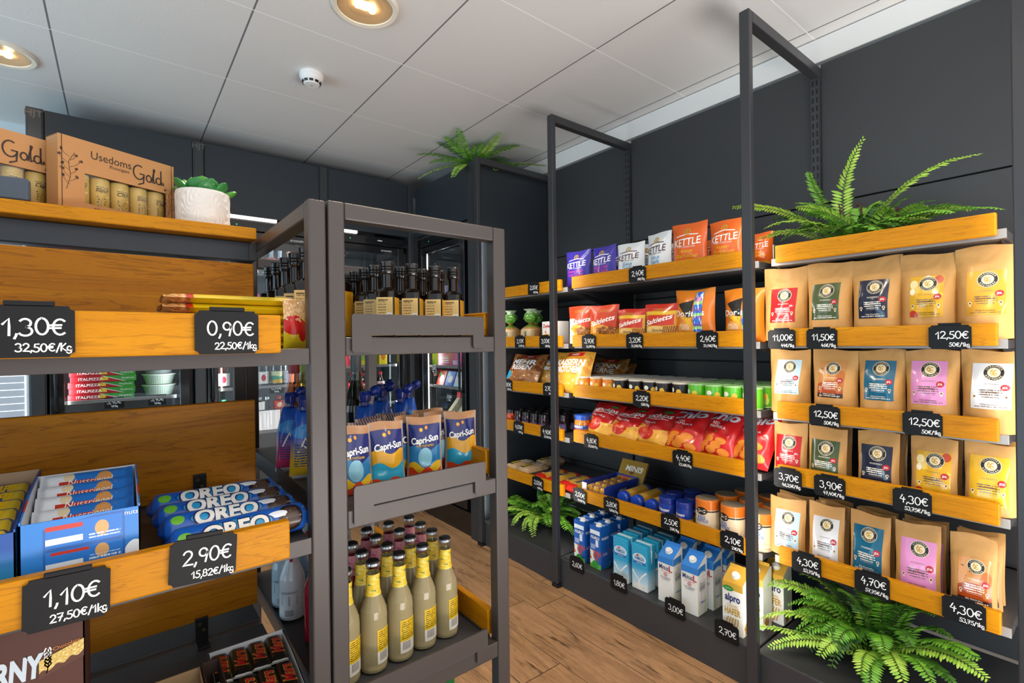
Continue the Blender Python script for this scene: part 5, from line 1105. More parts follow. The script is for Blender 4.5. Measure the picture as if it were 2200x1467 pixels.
def gift(label, loc, rz, tins):
    t = thing('gift_box', label, 'gift box', loc, rz, 'kraft gift boxes of oil tins'); w, h, d = .236, .165, .05; x0, x1, z0, z1 = w*.2, w*.92, h*.16, h*.56
    b = MB()
    for a in ((0, 0, w, z0), (0, z1, w, h), (0, z0, x0, z1), (x1, z0, w, z1)): b.box(a[0], 0, a[1], a[2], .002, a[3], M_CARD)
    b.box(0, d-.002, 0, w, d, h, M_CARD); b.box(0, .002, 0, .002, d, h, M_CARD); b.box(w-.002, .002, 0, w, d, h, M_CARD); b.box(0, .002, h-.002, w, d, h, M_CARD); b.box(0, .002, 0, w, d, .002, M_CARD)
    b.box(.006, -.0006, 0, .0072, 0, h, M_INK); b.box(w-.006, -.0006, 0, w-.005, 0, h, M_INK)
    f = FL(); b.text('Usedoms', .017, lambda x, z: (w*.42+x, -.0008, h*.83+z), M_INK, width=w*.34); b.text('flüssiges', .007, lambda x, z: (w*.485+x, -.0008, h*.735+z), M_INK, width=w*.17)
    for st in GOLD: b.stroke([(w*.6+x*.033, h*.66+z*.036) for x, z in st], .0032, f, M_INK)
    b.text('SPEISEÖL-WELT', .009, lambda x, z: (w*.48+x, -.0008, h*.09+z), M_INK, width=w*.42)
    botanic(b, f, w*.06, h*.3, h*.45, 1, M_INK); botanic(b, f, w*.93, h*.2, h*.42, 5, M_INK); b.build('box', t)
    MB().box(x0-.004, .0025, z0-.004, x1+.004, .003, z1+.004, glass_pane('film_window', (.97, .97, .97), .12)).build('window_film', t)
    Mx = Matrix.Translation(loc) @ Matrix.Rotation(rz, 4, 'Z')
    for i in range(tins):
        p = Mx @ Vector((w*.2+i*.0395, .026, .003))
        tt = thing('oil_tin', 'golden oil tin, %s from the left in the %s' % (ORD[i], label.split(' of oil')[0]), 'tin', p, rz-.25+.13*i, 'golden oil tins in the gift boxes')
        b = MB().lathe([(0, 0), (.0185, 0), (.0185, .088), (.017, .09), (0, .09)], 22, MTIN); g = text_on_cyl(.0186, .062); b.text(('Raps', 'Rapsöl', 'Chili', 'Sonne', 'Lein')[i], .008, lambda x, z: g(x, z), M_INK, shear=.3, width=.024); g2 = text_on_cyl(.0186, 0); botanic(b, g2, -.005, .012, .03, 20+i, M_INK); b.build('tin', tt)
gift('kraft gift box of oil tins beside the white plant pot', (-.097, 1.42, GT), .46, 5)
gift('kraft gift box of oil tins at the left edge behind the grey tray', (-.315, 1.40, GT), .44, 5)
t = thing('grey_tray', 'blue grey metal tray at the left edge of the top board', 'tray', (-.34, 1.365, GT)); MB().box(0, 0, 0, .205, .022, .045, mat('blue_grey_tray', '#3f4a57', .45), .006, 3).build('tray', t)
# pot
t = thing('potted_succulent', 'green artificial succulent in a white embossed pot on the top board', 'potted plant', (.172, 1.475, GT))
def pot_fn(u, v):
    a = 2*pi*u+pi/2; z = .093*v; rr = .057*(1+.02*v)+.0012
    ph = hypot((u-.5)*5.5, (v-.5)*1.5); an = atan2(v-.5, (u-.5)*3.6); rr += .0014*sin(an*17+6*sin(ph*9))*(1 if .05 < v < .95 else 0)
    return (rr*cos(a), rr*sin(a), z)
b = MB().grid(pot_fn, 150, 26, mat('pot_white', '#e9e6e1', .5)); b.lathe([(.0585, .093), (.0575, .0945), (.053, .094), (.052, .08), (0, .08)], 40, mat('pot_white')); b.build('pot', t)
MSU = [mat('succulent_a', '#2f7f3c', .35, coat=.15), mat('succulent_b', '#4f9a35', .35, coat=.15)]
r = random.Random(2)
for i in range(17):
    a = i*2.4; el = .3+.95*(i/17); L = .066-.018*i/17; L *= r.uniform(.85, 1.1)
    b = MB(); D = Vector((cos(a)*cos(el), sin(a)*cos(el), sin(el))); S_ = Vector((-sin(a), cos(a), 0)); N = S_.cross(D)*-1
    def lf(u, v): 
        q = 2*pi*u; wd = .022*(sin(pi*min(1, v*1.0)**1.35))**.45 if 0 < v < 1 else .0008
        return tuple(Vector((cos(a)*.012, sin(a)*.012, .079))+D*L*v+S_*wd*cos(q)+N*(wd*.38*sin(q)+.012*v*v))
    b.grid(lf, 12, 10, MSU[i % 3 == 0]); b.build('leaf', t)
# blue bar box and bars
def shelf_box(name, label, loc, w, d, hf, hb, m, mi, rz=0, pr=None, cut=.0):
    t = thing(name, label, 'display box', loc, rz); b = MB(); k = .002
    b.box(0, 0, 0, w, d, k, mi); b.box(0, 0, 0, w, k, hf, m); b.box(0, d-k, 0, w, d, hb, mi)
    for x in (0, w-k): b.prism([(0, 0), (d, 0), (d, hb), (d*.55, hb*.96), (.01, hf+.004), (0, hf+.004)], x, x+k, m, 'x'); b.prism([(.001, 0), (d-.001, 0), (d-.001, hb-.001), (d*.55, hb*.95), (.01, hf+.003)], x+(k if x == 0 else -.0006), x+(k+.0006 if x == 0 else 0), mi, 'x')
    if pr: pr(b, w, d, hf)
    b.build('box', t); return t
def wrap_bar(name, label, cat, loc, rot, l, w, h, m, group, pr=None, tip=.06):
    t = thing(name, label, cat, loc, 0, group); t.rotation_euler = rot
    def s(u, v, sg):
        e = abs(2*u-1); fl = 1 if e < .86 else max(tip, 1-(e-.86)/.06) if e < .92 else tip
        return ((u-.5)*l, (v-.5)*w*(1+.04*(e > .9)), sg*h/2*fl*(max(0, 1-abs(2*v-1)**4))**.5+(.0004*sin(v*60) if e > .92 else 0))
    b = MB().grid(lambda u, v: s(u, v, 1), 26, 8, m); b.grid(lambda u, v: s(u, 1-v, -1), 26, 8, m)
    if pr: pr(b, lambda x, y: (x, y, h/2*1.0+.0008), l, w)
    b.build('wrapper', t); return t
M_BB = art('bar_box_blue', '#2f7fd0', [('e', .78, .05, .2, .3, '#e8edf4'), ('e', .95, .25, .12, .3, '#e8edf4'), ('r', .18, .28, .86, .98, '#2a62ae'), ('r', .2, .64, .84, .95, '#2c78cf'), ('r', .2, .33, .84, .60, '#2c78cf'), ('r', .2, .68, .5, .76, '#dfe6ef'), ('r', .2, .37, .5, .44, '#dfe6ef'), ('d', -.2, 1, .86, '#2f7fd0'), ('r', .2, .86, .5, .92, '#c6382a'), ('r', .24, .54, .55, .58, '#c6382a'), ('e', .66, .8, .06, .1, '#d8a56a'), ('e', .66, .5, .06, .09, '#d8a56a'), ('t', .55, .36, .82, .46, 2, '#cfe0f2'), ('t', .55, .66, .82, .74, 2, '#cfe0f2')], rough=.35); M_CW = mat('carton_white', '#d9dade', .6)
MBAR = art('nut_bar', '#2c78cf', [('r', 0, .0, .34, 1, '#e6ebf2'), ('d', 1.2, .6, 1.0, '#2c78cf'), ('d', -1.3, 1, .52, '#e2e8f0'), ('r', .2, .46, .75, .60, '#c6382a'), ('e', .68, .55, .09, .3, '#d8995a'), ('n', 14, .64, '#b86f34', (.55, .3, .82, .9)), ('t', .35, .08, .75, .3, 2, '#cfe0f2'), ('e', .3, .75, .06, .16, '#e9d5b0')], **GLOSS)
box = shelf_box('bar_display_box', 'blue and white display box of nut bars on the middle shelf', (-.112, .972, G2), .136, .20, .112, .14, M_BB, M_CW, 0, lambda b, w, d, h: (b.text('nuts', .007, lambda x, z: (w*.92+x, -.0008, h*.94+z), M_WTX), b.text('nuts', .03, lambda x, z: (w*.72+x, -.0008, h*.12+z), M_NAVY, shear=.2, bold=.02)))
for k in range(5):
    for j in range(2):
        wrap_bar('nut_bar', 'blue and white wrapped nut bar, %s from the front in the %s layer' % (ORD[k], ('lower', 'upper')[j]), 'chocolate bar', (-.044, .993+k*.036+.004*j, G2+.030+.050*j+.010*k), (.75, RND.uniform(-.02, .02), 0), .124, .056, .020, MBAR, 'nut bars in the blue box', (lambda b, f, l, w: b.text('Nussriegel', .011, lambda x, z: f(x+.004, z+.002), M_WTX, shear=.2, width=.06)))
M_BY = art('box_blue_yellow', '#1f4f9f', [('g', 'v', .8, .2, '#3aa0c8'), ('n', 4, .6, '#e3c22a', (0, 0, 1, .5))], rough=.35); M_CI = mat('carton_inside', '#b79a7c', .7)
shelf_box('bar_display_box', 'blue and yellow display box of biscuit bars at the left edge', (-.255, .972, G2), .14, .30, .105, .135, M_BY, M_CI)
MPU = art('biscuit_bar', '#27519f', [('r', .3, .2, .7, .75, '#e8c22a'), ('r', .38, .3, .62, .62, '#27519f'), ('n', 9, .6, '#c88a3a', (.05, .2, .3, .8)), ('r', .75, .2, .95, .8, '#e0c232')], **GLOSS)
for k in range(6):
    wrap_bar('biscuit_bar', 'blue and yellow wrapped biscuit bar, %s from the front at the left edge' % ORD[k], 'chocolate bar', (-.185, 1.0+k*.045, G2+.085+.004*k), (.35, 0, RND.uniform(-.04, .04)), .125, .05, .024, MPU, 'biscuit bars in the blue and yellow box', lambda b, f, l, w: b.text('PICK UP!', .02, lambda x, z: f(x, z), M_YTX, shear=.2, width=.085, bold=.03))
# sandwich biscuit rolls
MOR = art('biscuit_roll_blue', '#1c5fc0', [('e', .83, .5, .09, .34, '#2a1c18'), ('e', .83, .5, .06, .25, '#4a362c'), ('n', 26, .68, '#cfe2f6', (.70, .1, 1, 1)), ('e', .74, .62, .07, .08, '#eef2f8'), ('r', 0, 0, .04, 1, '#123c88'), ('r', .0, .0, 1, .1, '#164ea6'), ('e', .12, .55, .045, .11, '#6fc03a'), ('e', .45, .52, .26, .24, '#164a9c'), ('e', .45, .52, .245, .215, '#2f9fd8')], **GLOSS)
def oreo(label, loc, ang, tilt):
    t = thing('sandwich_biscuit_roll', label, 'biscuit pack', loc, 0, 'blue rolls of sandwich biscuits'); t.rotation_euler = (0, tilt, 0); l, r_ = .232, .0265
    def s(u, v):
        a = pi-ang-(v-.5)*2*pi; e = abs(2*u-1); rr = r_*(1 if e < .84 else 1-.55*((e-.84)/.16)**1.3); cr = 1+(.05*sin(40*v) if e > .86 else .008*sin(9*v+12*u))
        fl = 1 if e < .9 else 1-.6*(e-.9)/.1
        return ((u-.5)*l, rr*cr*cos(a), rr*cr*sin(a)*fl)
    b = MB().grid(lambda u, v: s(u, .25+v*.5), 44, 16, MOR); b.grid(lambda u, v: s(u, .75+v*.5), 44, 12, mat('wrapper_blue', '#184f9f', .28, coat=.25))
    f = lambda x, z, o=.0006: (x, (r_+o)*cos(pi-ang-z/r_), (r_+o)*sin(pi-ang-z/r_))
    b.text('OREO', .0275, lambda x, z: f(x-.012, z+.0015, .001), M_NAVY, bold=.085, width=.108, seg=.008); b.text('OREO', .0245, lambda x, z: f(x-.012, z+.0015, .0018), M_WTX, bold=.045, width=.102, seg=.008)
    b.text('ORIGINAL', .0055, lambda x, z: f(x+.03, z-.0185, .001), M_WTX, seg=.008, bold=.02); b.build('wrapper', t)
for i, (y, z, ang, lb) in enumerate(((1.005, .0275, .45, 'front blue roll of sandwich biscuits just behind the oak board'), (1.062, .034, .75, 'second blue roll of sandwich biscuits from the front'), (1.118, .040, .8, 'third blue roll of sandwich biscuits from the front'), (1.172, .046, .8, 'rearmost blue roll of sandwich biscuits by the oak back board'))):
    oreo(lb, (.172-.006*i, y, G2+z+.001), ang, (-.02, .01, 0, .01)[i])
# peanut snack bags
MPN = art('peanut_bag', '#e8c81e', [('r', 0, 0, .18, 1, '#c8803a'), ('n', 26, .5, '#f0c48a', (0, 0, .18, 1)), ('r', .15, 0, .2, .5, '#c8281e'), ('r', .89, 0, 1, 1, '#e3b07a'), ('n', 22, .56, '#f2d0a0', (.89, 0, 1, 1)), ('e', .5, .5, .2, .4, '#e0b81a'), ('n', 4, .66, '#f2d83a')], **GLOSS)
for i in range(6):
    wrap_bar('peanut_snack_bag', 'yellow peanut snack bag lying in the stack, %s' % ('at the bottom', 'second from the bottom', 'third from the bottom', 'third from the top', 'second from the top', 'on top')[i], 'snack bag', (.176+.003*(i % 2), 1.13, G1+.0095+.0178*i), (.0, 0, (.01, -.02, .015, -.01, .02, -.01)[i]), .232, .13, .019, MPN, 'yellow peanut snack bags', None, .6)
t = thing('peanut_snack_bag', 'yellow and red peanut snack bag standing upright at the right end of the stack', 'snack bag', (.275, 1.04, G1+.001), .12)
bag(t, 'bag', .046, .098, .03, art('peanut_bag_end', '#e6c61e', [('r', 0, .62, 1, 1, '#e0a868'), ('n', 12, .52, '#f4d2a2', (0, .62, 1, 1)), ('e', .35, .5, .42, .2, '#d0201a'), ('e', .75, .38, .22, .22, '#d0201a'), ('n', 9, .6, '#f0c890', (0, .55, 1, .75))], **GLOSS), None, .02, .001, 3, 10, 12)
# lower shelf
t = shelf_box('muesli_bar_box', 'brown muesli bar carton at the bottom left corner', (-.30, .985, G3), .256, .16, .31, .31, mat('carton_brown', '#4f2a20', .5), mat('carton_brown'))
b = MB(); f = lambda x, z: (x, -.0012, z)
b.text('CORNY', .030, lambda x, z: f(.168+x, .243+z), mat('print_pale_blue', '#c8d4dc', .5), bold=.05, shear=.12, width=.088)
b.stroke([(.214, .228), (.217, .245), (.216, .262)], .0012, f, M_WTX)
for k in range(5):
    for sg in (-1, 1): b.stroke([(.2155, .236+.005*k), (.2155+sg*.0035, .2405+.005*k), (.2155+sg*.002, .244+.005*k)], .0018, f, M_WTX)
b.text('Chocolate', .005, lambda x, z: f(.236+x, .262+z), mat('print_orange', '#e08a3a', .5), width=.03, rot=.15)
b.grid(lambda u, v: f(.206+.049*u, .222+.026*v+.016*u), 4, 2, art('muesli_bar_print', '#d6b25a', [('n', 12, .55, '#efdf9a'), ('n', 20, .6, '#a8752a'), ('w', .3, .08, 20, '#5a3426')], rough=.5)); b.build('print', t)
t = shelf_box('cardboard_tray', 'torn brown cardboard tray on the bottom shelf', (.045, .99, G3), .07, .12, .085, .09, mat('cardboard', '#a0835f', .7), mat('cardboard'))
b = MB(); r = random.Random(4); pts = [(.0, .08)]+[(.007*k, .088+.006*r.random()) for k in range(11)]+[(.07, .08)]; b.prism(pts, -.001, .003, mat('cardboard')); b.build('torn_edge', t)
t = shelf_box('cardboard_tray', 'dark brown cardboard tray beside the torn one on the bottom shelf', (.117, .99, G3), .03, .12, .09, .095, mat('cardboard_dark', '#3a2a24', .6), mat('cardboard_dark'))
t = shelf_box('bar_display_box', 'white display tray of black wrapped chocolate bars on the bottom shelf', (.130, .975, G3), .142, .205, .05, .072, mat('carton_dark', '#1c1a1a', .5), M_CW, -.03)
MMA = art('mars_wrap', '#171313', [('s', 'u', 30, .5, '#c9c9c4', (0, 0, .06, 1)), ('s', 'u', 30, .5, '#c9c9c4', (.94, 0, 1, 1)), ('n', 4, .7, '#3a3030'), ('r', .08, .0, .92, .06, '#b8983a')], **GLOSS)
def mars(b, f, l, w):
    b.text('Mars', .021, lambda x, z: f(x, z), M_GOLDTX, bold=.05, shear=.25, width=.062); b.text('Mars', .019, lambda x, z: tuple(Vector(f(x, z))+Vector((0, 0, .0006))), M_RTX, bold=.02, shear=.25, width=.06)
for rr in range(2):
    for k in range(4):
        wrap_bar('chocolate_bar', 'black wrapped chocolate bar with red lettering, %s row, %s from the left' % (('front', 'back')[rr], ORD[k]), 'chocolate bar', (.150+.0335*k+.002*rr, 1.03+.098*rr, G3+.052+.006*rr), (.06, 0, 1.5), .098, .033, .02, MMA, 'black wrapped chocolate bars', mars)

# ================================================================ goods in the end unit
U1, U2, U3, U4 = 1.2625, .9255, .5355, .1305
M_OILG = mat('oil_bottle_glass', '#160c05', .05, spec=.5, coat=.25); M_CAPB = mat('oil_cap_black', '#1d1a18', .22, coat=.4)
M_OL = art('oil_label_cream', '#e2bf78', [('t', .08, .25, .6, .9, 9, '#8f7a4c'), ('r', .62, .08, .95, .6, '#e9e4d8'), ('s', 'v', 30, .5, '#2a2a2a', (.66, .12, .9, .56)), ('t', .1, .9, .7, .97, 1, '#5a4420')], rough=.4)
M_OY = art('oil_label_amber', '#d99a1c', [('n', 3, .6, '#e6ac2a')], rough=.4)
def oil(label, loc, rz, h, w):
    t = thing('oil_bottle', label, 'bottle', loc, rz, 'dark oil bottles'); r_ = w/2; b = MB()
    prof = [(r_*.9, 0, 5), (r_, .004, 6), (r_, h*.60, 6), (r_*.93, h*.625, 5), (r_*.72, h*.64, 3), (r_*.56, h*.655, 2), (r_*.54, h*.83, 2)]
    b.lathe([(0, .001)]+prof, 32, M_OILG); b.build('bottle', t)
    MB().box(-r_*.86, -r_-.0008, h*.02, r_*.86, -r_-.0002, h*.52, M_OL).build('back_label', t); o = MB().box(r_+.0002, -r_*.86, h*.02, r_+.0008, r_*.86, h*.52, M_OY).build('front_label', t)
    c = r_*.66; MB().lathe([(c*.9, h*.83), (c, h*.845), (c*1.06, h*.86), (c*1.06, h*.885), (c*.92, h*.892), (c*1.04, h*.90), (c*1.04, h*.918), (c*.92, h*.925), (c*1.06, h*.935), (c*1.08, h*.985), (c*.98, h), (0, h)], 24, M_CAPB).build('cap', t); return t
src = None; srcb = None
for ci, X in enumerate((.482, .543, .604, .655)):
    for ri in range(5):
        y = 1.058+ri*.062+(.008 if ci == 0 else 0)+RND.uniform(-.004, .004)
        lb = 'small dark oil bottle, column %s from the left, %s row' % (('first', 'second', 'third', 'fourth')[ci], ('front', 'second', 'third', 'fourth', 'fifth')[ri]); rz = -.82+RND.uniform(-.12, .12)
        if src is None: src = oil(lb, (X, y, U1+.001), rz, .172, .043)
        else: dup(src, (X, y, U1+.001), rz, lb)
for ci, (X, ys) in enumerate(((.352, (1.22, 1.31, 1.40, 1.49, 1.58)), (.418, (1.20, 1.28, 1.36, 1.44, 1.52, 1.60)))):
    for ri, y in enumerate(ys):
        lb = 'tall dark oil bottle, %s column on the left, %s from the front' % (('outer', 'inner')[ci], ORD[ri]); rz = -.9+RND.uniform(-.15, .15) if ci else -.55
        if srcb is None: srcb = oil(lb, (X, y, U1+.001), rz, .215, .052)
        else: dup(srcb, (X, y, U1+.001), rz, lb)
# wine bottles on the middle shelf
def wine(label, loc, m, mc, h=.31, lab=None, r_=.037):
    t = thing('wine_bottle', label, 'bottle', loc, -.4, 'wine bottles on the middle shelf'); b = MB().lathe([(0, 0)]+bottle_prof(h, r_, .0135, .42, .34)[1:], 24, m); b.build('bottle', t)
    MB().lathe([(.0145, h*.78), (.0152, h*.80), (.0152, h*.985), (.014, h), (0, h)], 20, mc).build('capsule', t)
    if lab: bb = MB(); patch_cyl(bb, r_, h*.08, h*.36, -1.2, 1.2, lab); bb.build('label', t)
    return t
M_GRN = mat('wine_green', '#141a0a', .05, spec=.7, coat=.6); M_ROSE = glass_pane('rose_glass', (.80, .42, .26), .3); M_WLAB = mat('wine_label', '#e4e0d8', .5)
M_OLV = glass_pane('olive_glass', (.50, .46, .16), .3)
for x, y, px, py, mm, cc, lb, lab in ((.536, 1.40, 0, 0, M_GRN, mat('capsule_grey', '#55585a', .45), 'dark wine bottle with grey screw capsule on the middle shelf', None), (.385, 1.47, 0, 0, M_ROSE, mat('capsule_red', '#a02a2c', .4), 'rose wine bottle with red capsule on the middle shelf', M_WLAB), (.425, 1.52, 0, 0, M_OLV, mat('capsule_green', '#a8c050', .4), 'white wine bottle with light green capsule on the middle shelf', M_WLAB)):
    wine(lb, (x, y, U2+.001), mm, cc, lab=lab)
# blue drink pouches with spouts
def spout(label, loc, rz, tint, h=.2, w=.075):
    t = thing('drink_pouch', label, 'drink pouch', loc, rz, 'blue drink pouches with spouts')
    m = art('spout_'+tint[1:], '#1a55b8', [('g', 'v', .62, .28, tint), ('e', .5, .7, .5, .1, '#2f8fd8'), ('t', .12, .2, .88, .55, 9, '#2a4f8a'), ('r', .0, .0, 1, .06, '#dfe3e6')], **GLOSS)
    s = bag_fn(w, h*.82, .05, .03, wr=.004, seed=int(h*1000+loc[1]*100), pull=.12); b = MB()
    sx = lambda v: 1 if v < .6 else 1-.5*((v-.6)/.4)
    g = lambda u, v, sd: (lambda p: (p[0]*sx(v), p[1], p[2]))(s(u, v, sd))
    b.grid(lambda u, v: g(u, v, -1), 14, 18, m); b.grid(lambda u, v: g(1-u, v, 1), 14, 18, m); b.stroke([(-.02, h*.34), (-.002, h*.5), (.012, h*.36), (-.012, h*.42)], .004, lambda x, z: g(.5+x/w, z/(h*.82), -1) if False else tuple(Vector(g(.5+x/w, z/(h*.82), -1))+Vector((0, -.001, 0))), M_WTX); b.build('pouch', t)
    MB().lathe([(.012, h*.80), (.010, h*.82), (.010, h*.86), (.014, h*.87), (.016, h*.95), (.012, h), (0, h)], 16, mat('spout_navy', '#152a78', .25, coat=.3)).build('spout_cap', t)
    b = MB().lathe([(.004, 0), (.012, .01), (.013, .02), (.008, .03), (0, .032)], 12, mat('spout_navy')); b.rot(Matrix.Translation((.012, 0, h*.95)) @ Matrix.Rotation(.9, 4, 'Y')); b.build('flip_lid', t)
for x, y, rz, tint, lb in ((.345, 1.355, -.3, '#c83a6a', 'blue and pink drink pouch by the left edge of the middle shelf'), (.352, 1.255, -.15, '#e2b82a', 'blue and yellow drink pouch by the left edge of the middle shelf'), (.497, 1.24, -.3, '#2a8fd8', 'blue drink pouch in front of the grey capsule wine bottle'), (.575, 1.315, -.4, '#3a2a50', 'blue drink pouch behind the foil pouches'), (.60, 1.245, -1.0, '#2a8fd8', 'narrow looking blue drink pouch turned sideways'), (.662, 1.33, -.5, '#2a8fd8', 'blue drink pouch at the right behind the foil pouches'), (.62, 1.42, -.4, '#3a2a50', 'blue drink pouch at the back of the middle shelf')):
    spout(lb, (x, y, U2+.001), rz, tint)
# foil juice pouches
MFOIL = mat('foil_silver', '#b0a69c', .25, .7); MFOILK = mat('foil_kraft', '#b8865c', .35, .3)
def juice(label, loc, rz, lean, var, seed, h=.145, w=.085):
    t = thing('juice_pouch', label, 'juice pouch', loc, rz, 'foil juice pouches'); t.rotation_euler = (-lean, 0, rz)
    m = art('juice_front_%d' % var, '#202a6c', [[('w', .55, .04, 9, '#e3a624'), ('w', .34, .05, 8, '#2f9fc0'), ('w', .12, .03, 12, '#d8461e'), ('r', 0, .88, 1, 1, '#b8865c')], [('w', .5, .05, 8, '#2f7fb8'), ('e', .5, .35, .2, .16, '#8fc8dc'), ('w', .22, .06, 9, '#e3b624'), ('w', .14, .05, 14, '#d8401e'), ('r', 0, .88, 1, 1, '#b8865c')], [('w', .6, .03, 7, '#a9cfd8'), ('w', .42, .04, 9, '#2f9fc0'), ('w', .24, .03, 10, '#e0c24a'), ('r', 0, .85, 1, 1, '#a9876c'), ('s', 'u', 12, .4, '#2a2f6c', (.1, .8, .9, 1))]][var]+[('e', .4, .8, .05, .03, '#f0b030'), ('e', .55, .83, .04, .03, '#e89a2a'), ('r', 0, 0, .05, 1, '#a89c90'), ('r', .95, 0, 1, 1, '#a89c90')], rough=.25, coat=.3)
    def pr(b, f, w, h):
        b.text('Capri-Sun', h*.1, lambda x, z: f(x, h*.64+z+x*.12), M_WTX, width=w*.78, bold=.03, seg=.02)
        if var == 1: b.text('MULTIVITAMIN', h*.035, lambda x, z: f(x, h*.54+z), M_YTX, width=w*.5)
    bag(t, 'pouch', w, h, .042, m, pr, .06, .003, seed, 12, 16, MFOIL)
    MB().tube([(w*.3, .022, .02), (w*.34, .02, h*.95)], .0025, mat('straw_paper', '#e4dccb', .6), 6).build('straw', t)
z = U2+.002
for i, (px, py, Y_, var, yaw, lb, lean) in enumerate([(765, 940, 1.03, 1, .15, 'foil juice pouch at the left post of the middle shelf', .12), (797, 930, 1.075, 2, .3, 'pale blue foil juice pouch behind the orange one', .12), (838, 928, 1.04, 0, .1, 'orange foil juice pouch in the front row', .1), (918, 925, 1.05, 1, -.25, 'dark blue foil juice pouch in the middle of the front row', .1), (884, 930, 1.10, 1, .5, 'foil juice pouch turned sideways in the middle', .05), (955, 907, 1.10, 1, -.1, 'foil juice pouch behind the right front ones', .12), (997, 915, 1.06, 0, -.2, 'rightmost foil juice pouch in the front row', .1), (927, 897, 1.16, 1, -.1, 'foil juice pouch in the rear row, right', .1), (815, 920, 1.13, 2, .3, 'foil juice pouch in the rear row, left', .2), (860, 910, 1.16, 2, .2, 'foil juice pouch in the rear row, middle', .25)]):
    juice(lb, (at(px, 1000, Y=Y_).x, Y_+.012, z), yaw-.15, lean, var, 80+i)
# lemonade bottles
def liq(key, c, tr=.25):
    m = mat(key, c, .08, trans=tr, ior=1.2, coat=.5); return m
M_LEM = liq('lemonade_pale', '#b5a67c', .3); M_PNK = liq('lemonade_pink', '#b01830', .15); M_NECK = glass_pane('neck_glass', (.9, .92, .9), .4)
M_LN = art('neck_label_lemon', '#e6c53a', [('n', 4, .56, '#f0d96a'), ('n', 6, .62, '#3f7a52'), ('r', .62, 0, .72, 1, '#e9d9b4')], rough=.4); M_PN = art('neck_label_pink', '#e39aa6', [('n', 5, .6, '#c8468a'), ('n', 7, .66, '#5a8a3a'), ('r', .62, 0, .72, 1, '#ecd2c0')], rough=.4)
M_BLL = art('back_label_lemon', '#e2b91e', [('t', .06, .42, .94, .97, 9, '#5a4a14'), ('r', 0, 0, 1, .36, '#e8e2d6'), ('s', 'u', 22, .5, '#2a2a2a', (.12, .1, .62, .34))], rough=.4); M_BLP = art('back_label_pink', '#dca0a0', [('t', .06, .42, .94, .97, 9, '#7a3a3a'), ('r', 0, 0, 1, .36, '#e8e2e0'), ('s', 'u', 22, .5, '#2a2a2a', (.12, .1, .62, .34))], rough=.4)
M_CROWN = mat('crown_silver', '#b9bbbd', .25, .8)
def lemonade(label, loc, rz, ml, mn, mb, h=.236):
    t = thing('lemonade_bottle', label, 'bottle', loc, rz, 'clear glass lemonade bottles'); r_ = .03
    p = [(.024, 0), (.029, .004), (r_, .01), (r_, h*.5), (.0285, h*.56), (.0245, h*.61), (.0195, h*.66), (.0155, h*.71), (.0142, h*.74), (.0135, h*.87)]
    MB().lathe([(0, .002)]+p, 28, ml).build('bottle', t)
    MB().lathe([(.0136, h*.87), (.0132, h*.925), (.0148, h*.93), (.0148, h*.945), (.0132, h*.95), (.0132, h*.965)], 20, M_NECK).build('neck', t)
    b = MB().lathe([(.0178, h*.692), (.0161, h*.715), (.0149, h*.75), (.0147, h*.885)], 22, mn); b.build('neck_label', t)
    b = MB().lathe([(.0158, h*.962), (.0154, h*.968), (.0146, h*.984)], 22, M_CROWN); b.lathe([(.0147, h*.983), (.0135, h*.998), (.011, h*1.004), (0, h*1.005)], 22, M_BLACK); b.build('crown_cap', t)
    b = MB(); patch_cyl(b, r_, h*.09, h*.4, -.8, .55, mb); b.build('back_label', t); return t
sl = sp = None
for ri in range(4):
    for ci in range(5):
        X = .371+.063*ci; y = 1.047+.063*ri+.003*ci+RND.uniform(-.003, .003); pink = ri >= 2 or (ri == 2)
        if ci == 0 and ri >= 2: pink = True
        lb = '%s lemonade bottle with black crown cap, %s row, %s from the left' % ('pink' if pink else 'pale yellow', ('front', 'second', 'third', 'fourth')[ri], ORD[ci]); rz = .45+RND.uniform(-.15, .25)
        if pink:
            if sp is None: sp = lemonade(lb, (X, y, U3+.001), rz, M_PNK, M_PN, M_BLP)
            else: dup(sp, (X, y, U3+.001), rz, lb)
        else:
            if sl is None: sl = lemonade(lb, (X, y, U3+.001), rz, M_LEM, M_LN, M_BLL)
            else: dup(sl, (X, y, U3+.001), rz, lb)
def sparkling(label, loc, rz, m):
    t = thing('sparkling_wine_bottle', label, 'bottle', loc, rz, 'white sparkling wine bottles'); h = .205
    b = MB().lathe([(0, 0)]+bottle_prof(h, .032, .0135, .45, .35)[1:]+[(.0155, h*.91), (.0155, h), (0, h)], 24, m); b.text('BLANC DE BLANCS', .005, text_on_cyl(.032, h*.36), M_BTX, width=.04)
    for k in range(6): b.stroke([(-.02, h*(.31-.02*k)), (.02, h*(.31-.02*k))], .0014, text_on_cyl(.032, 0), M_BTX)
    patch_cyl(b, .032, h*.06, h*.16, -.4, .4, art('barcode', '#e8e8ec', [('s', 'u', 20, .5, '#2a2a30', (.05, .1, .95, .9))])); b.build('bottle', t)
    MB().lathe([(.0165, h*.66), (.0168, h*.67), (.0165, h*.68)], 20, M_GOLDTX).build('gold_band', t)
    b = MB(); patch_cyl(b, .0165, h*.72, h*.9, -.1, .35, M_RTX); b.build('red_tag', t); return t
MSPW = mat('sparkling_white', '#dbe2ea', .2, coat=.4); MSPB = mat('sparkling_ice', '#b9cfdd', .2, coat=.4)
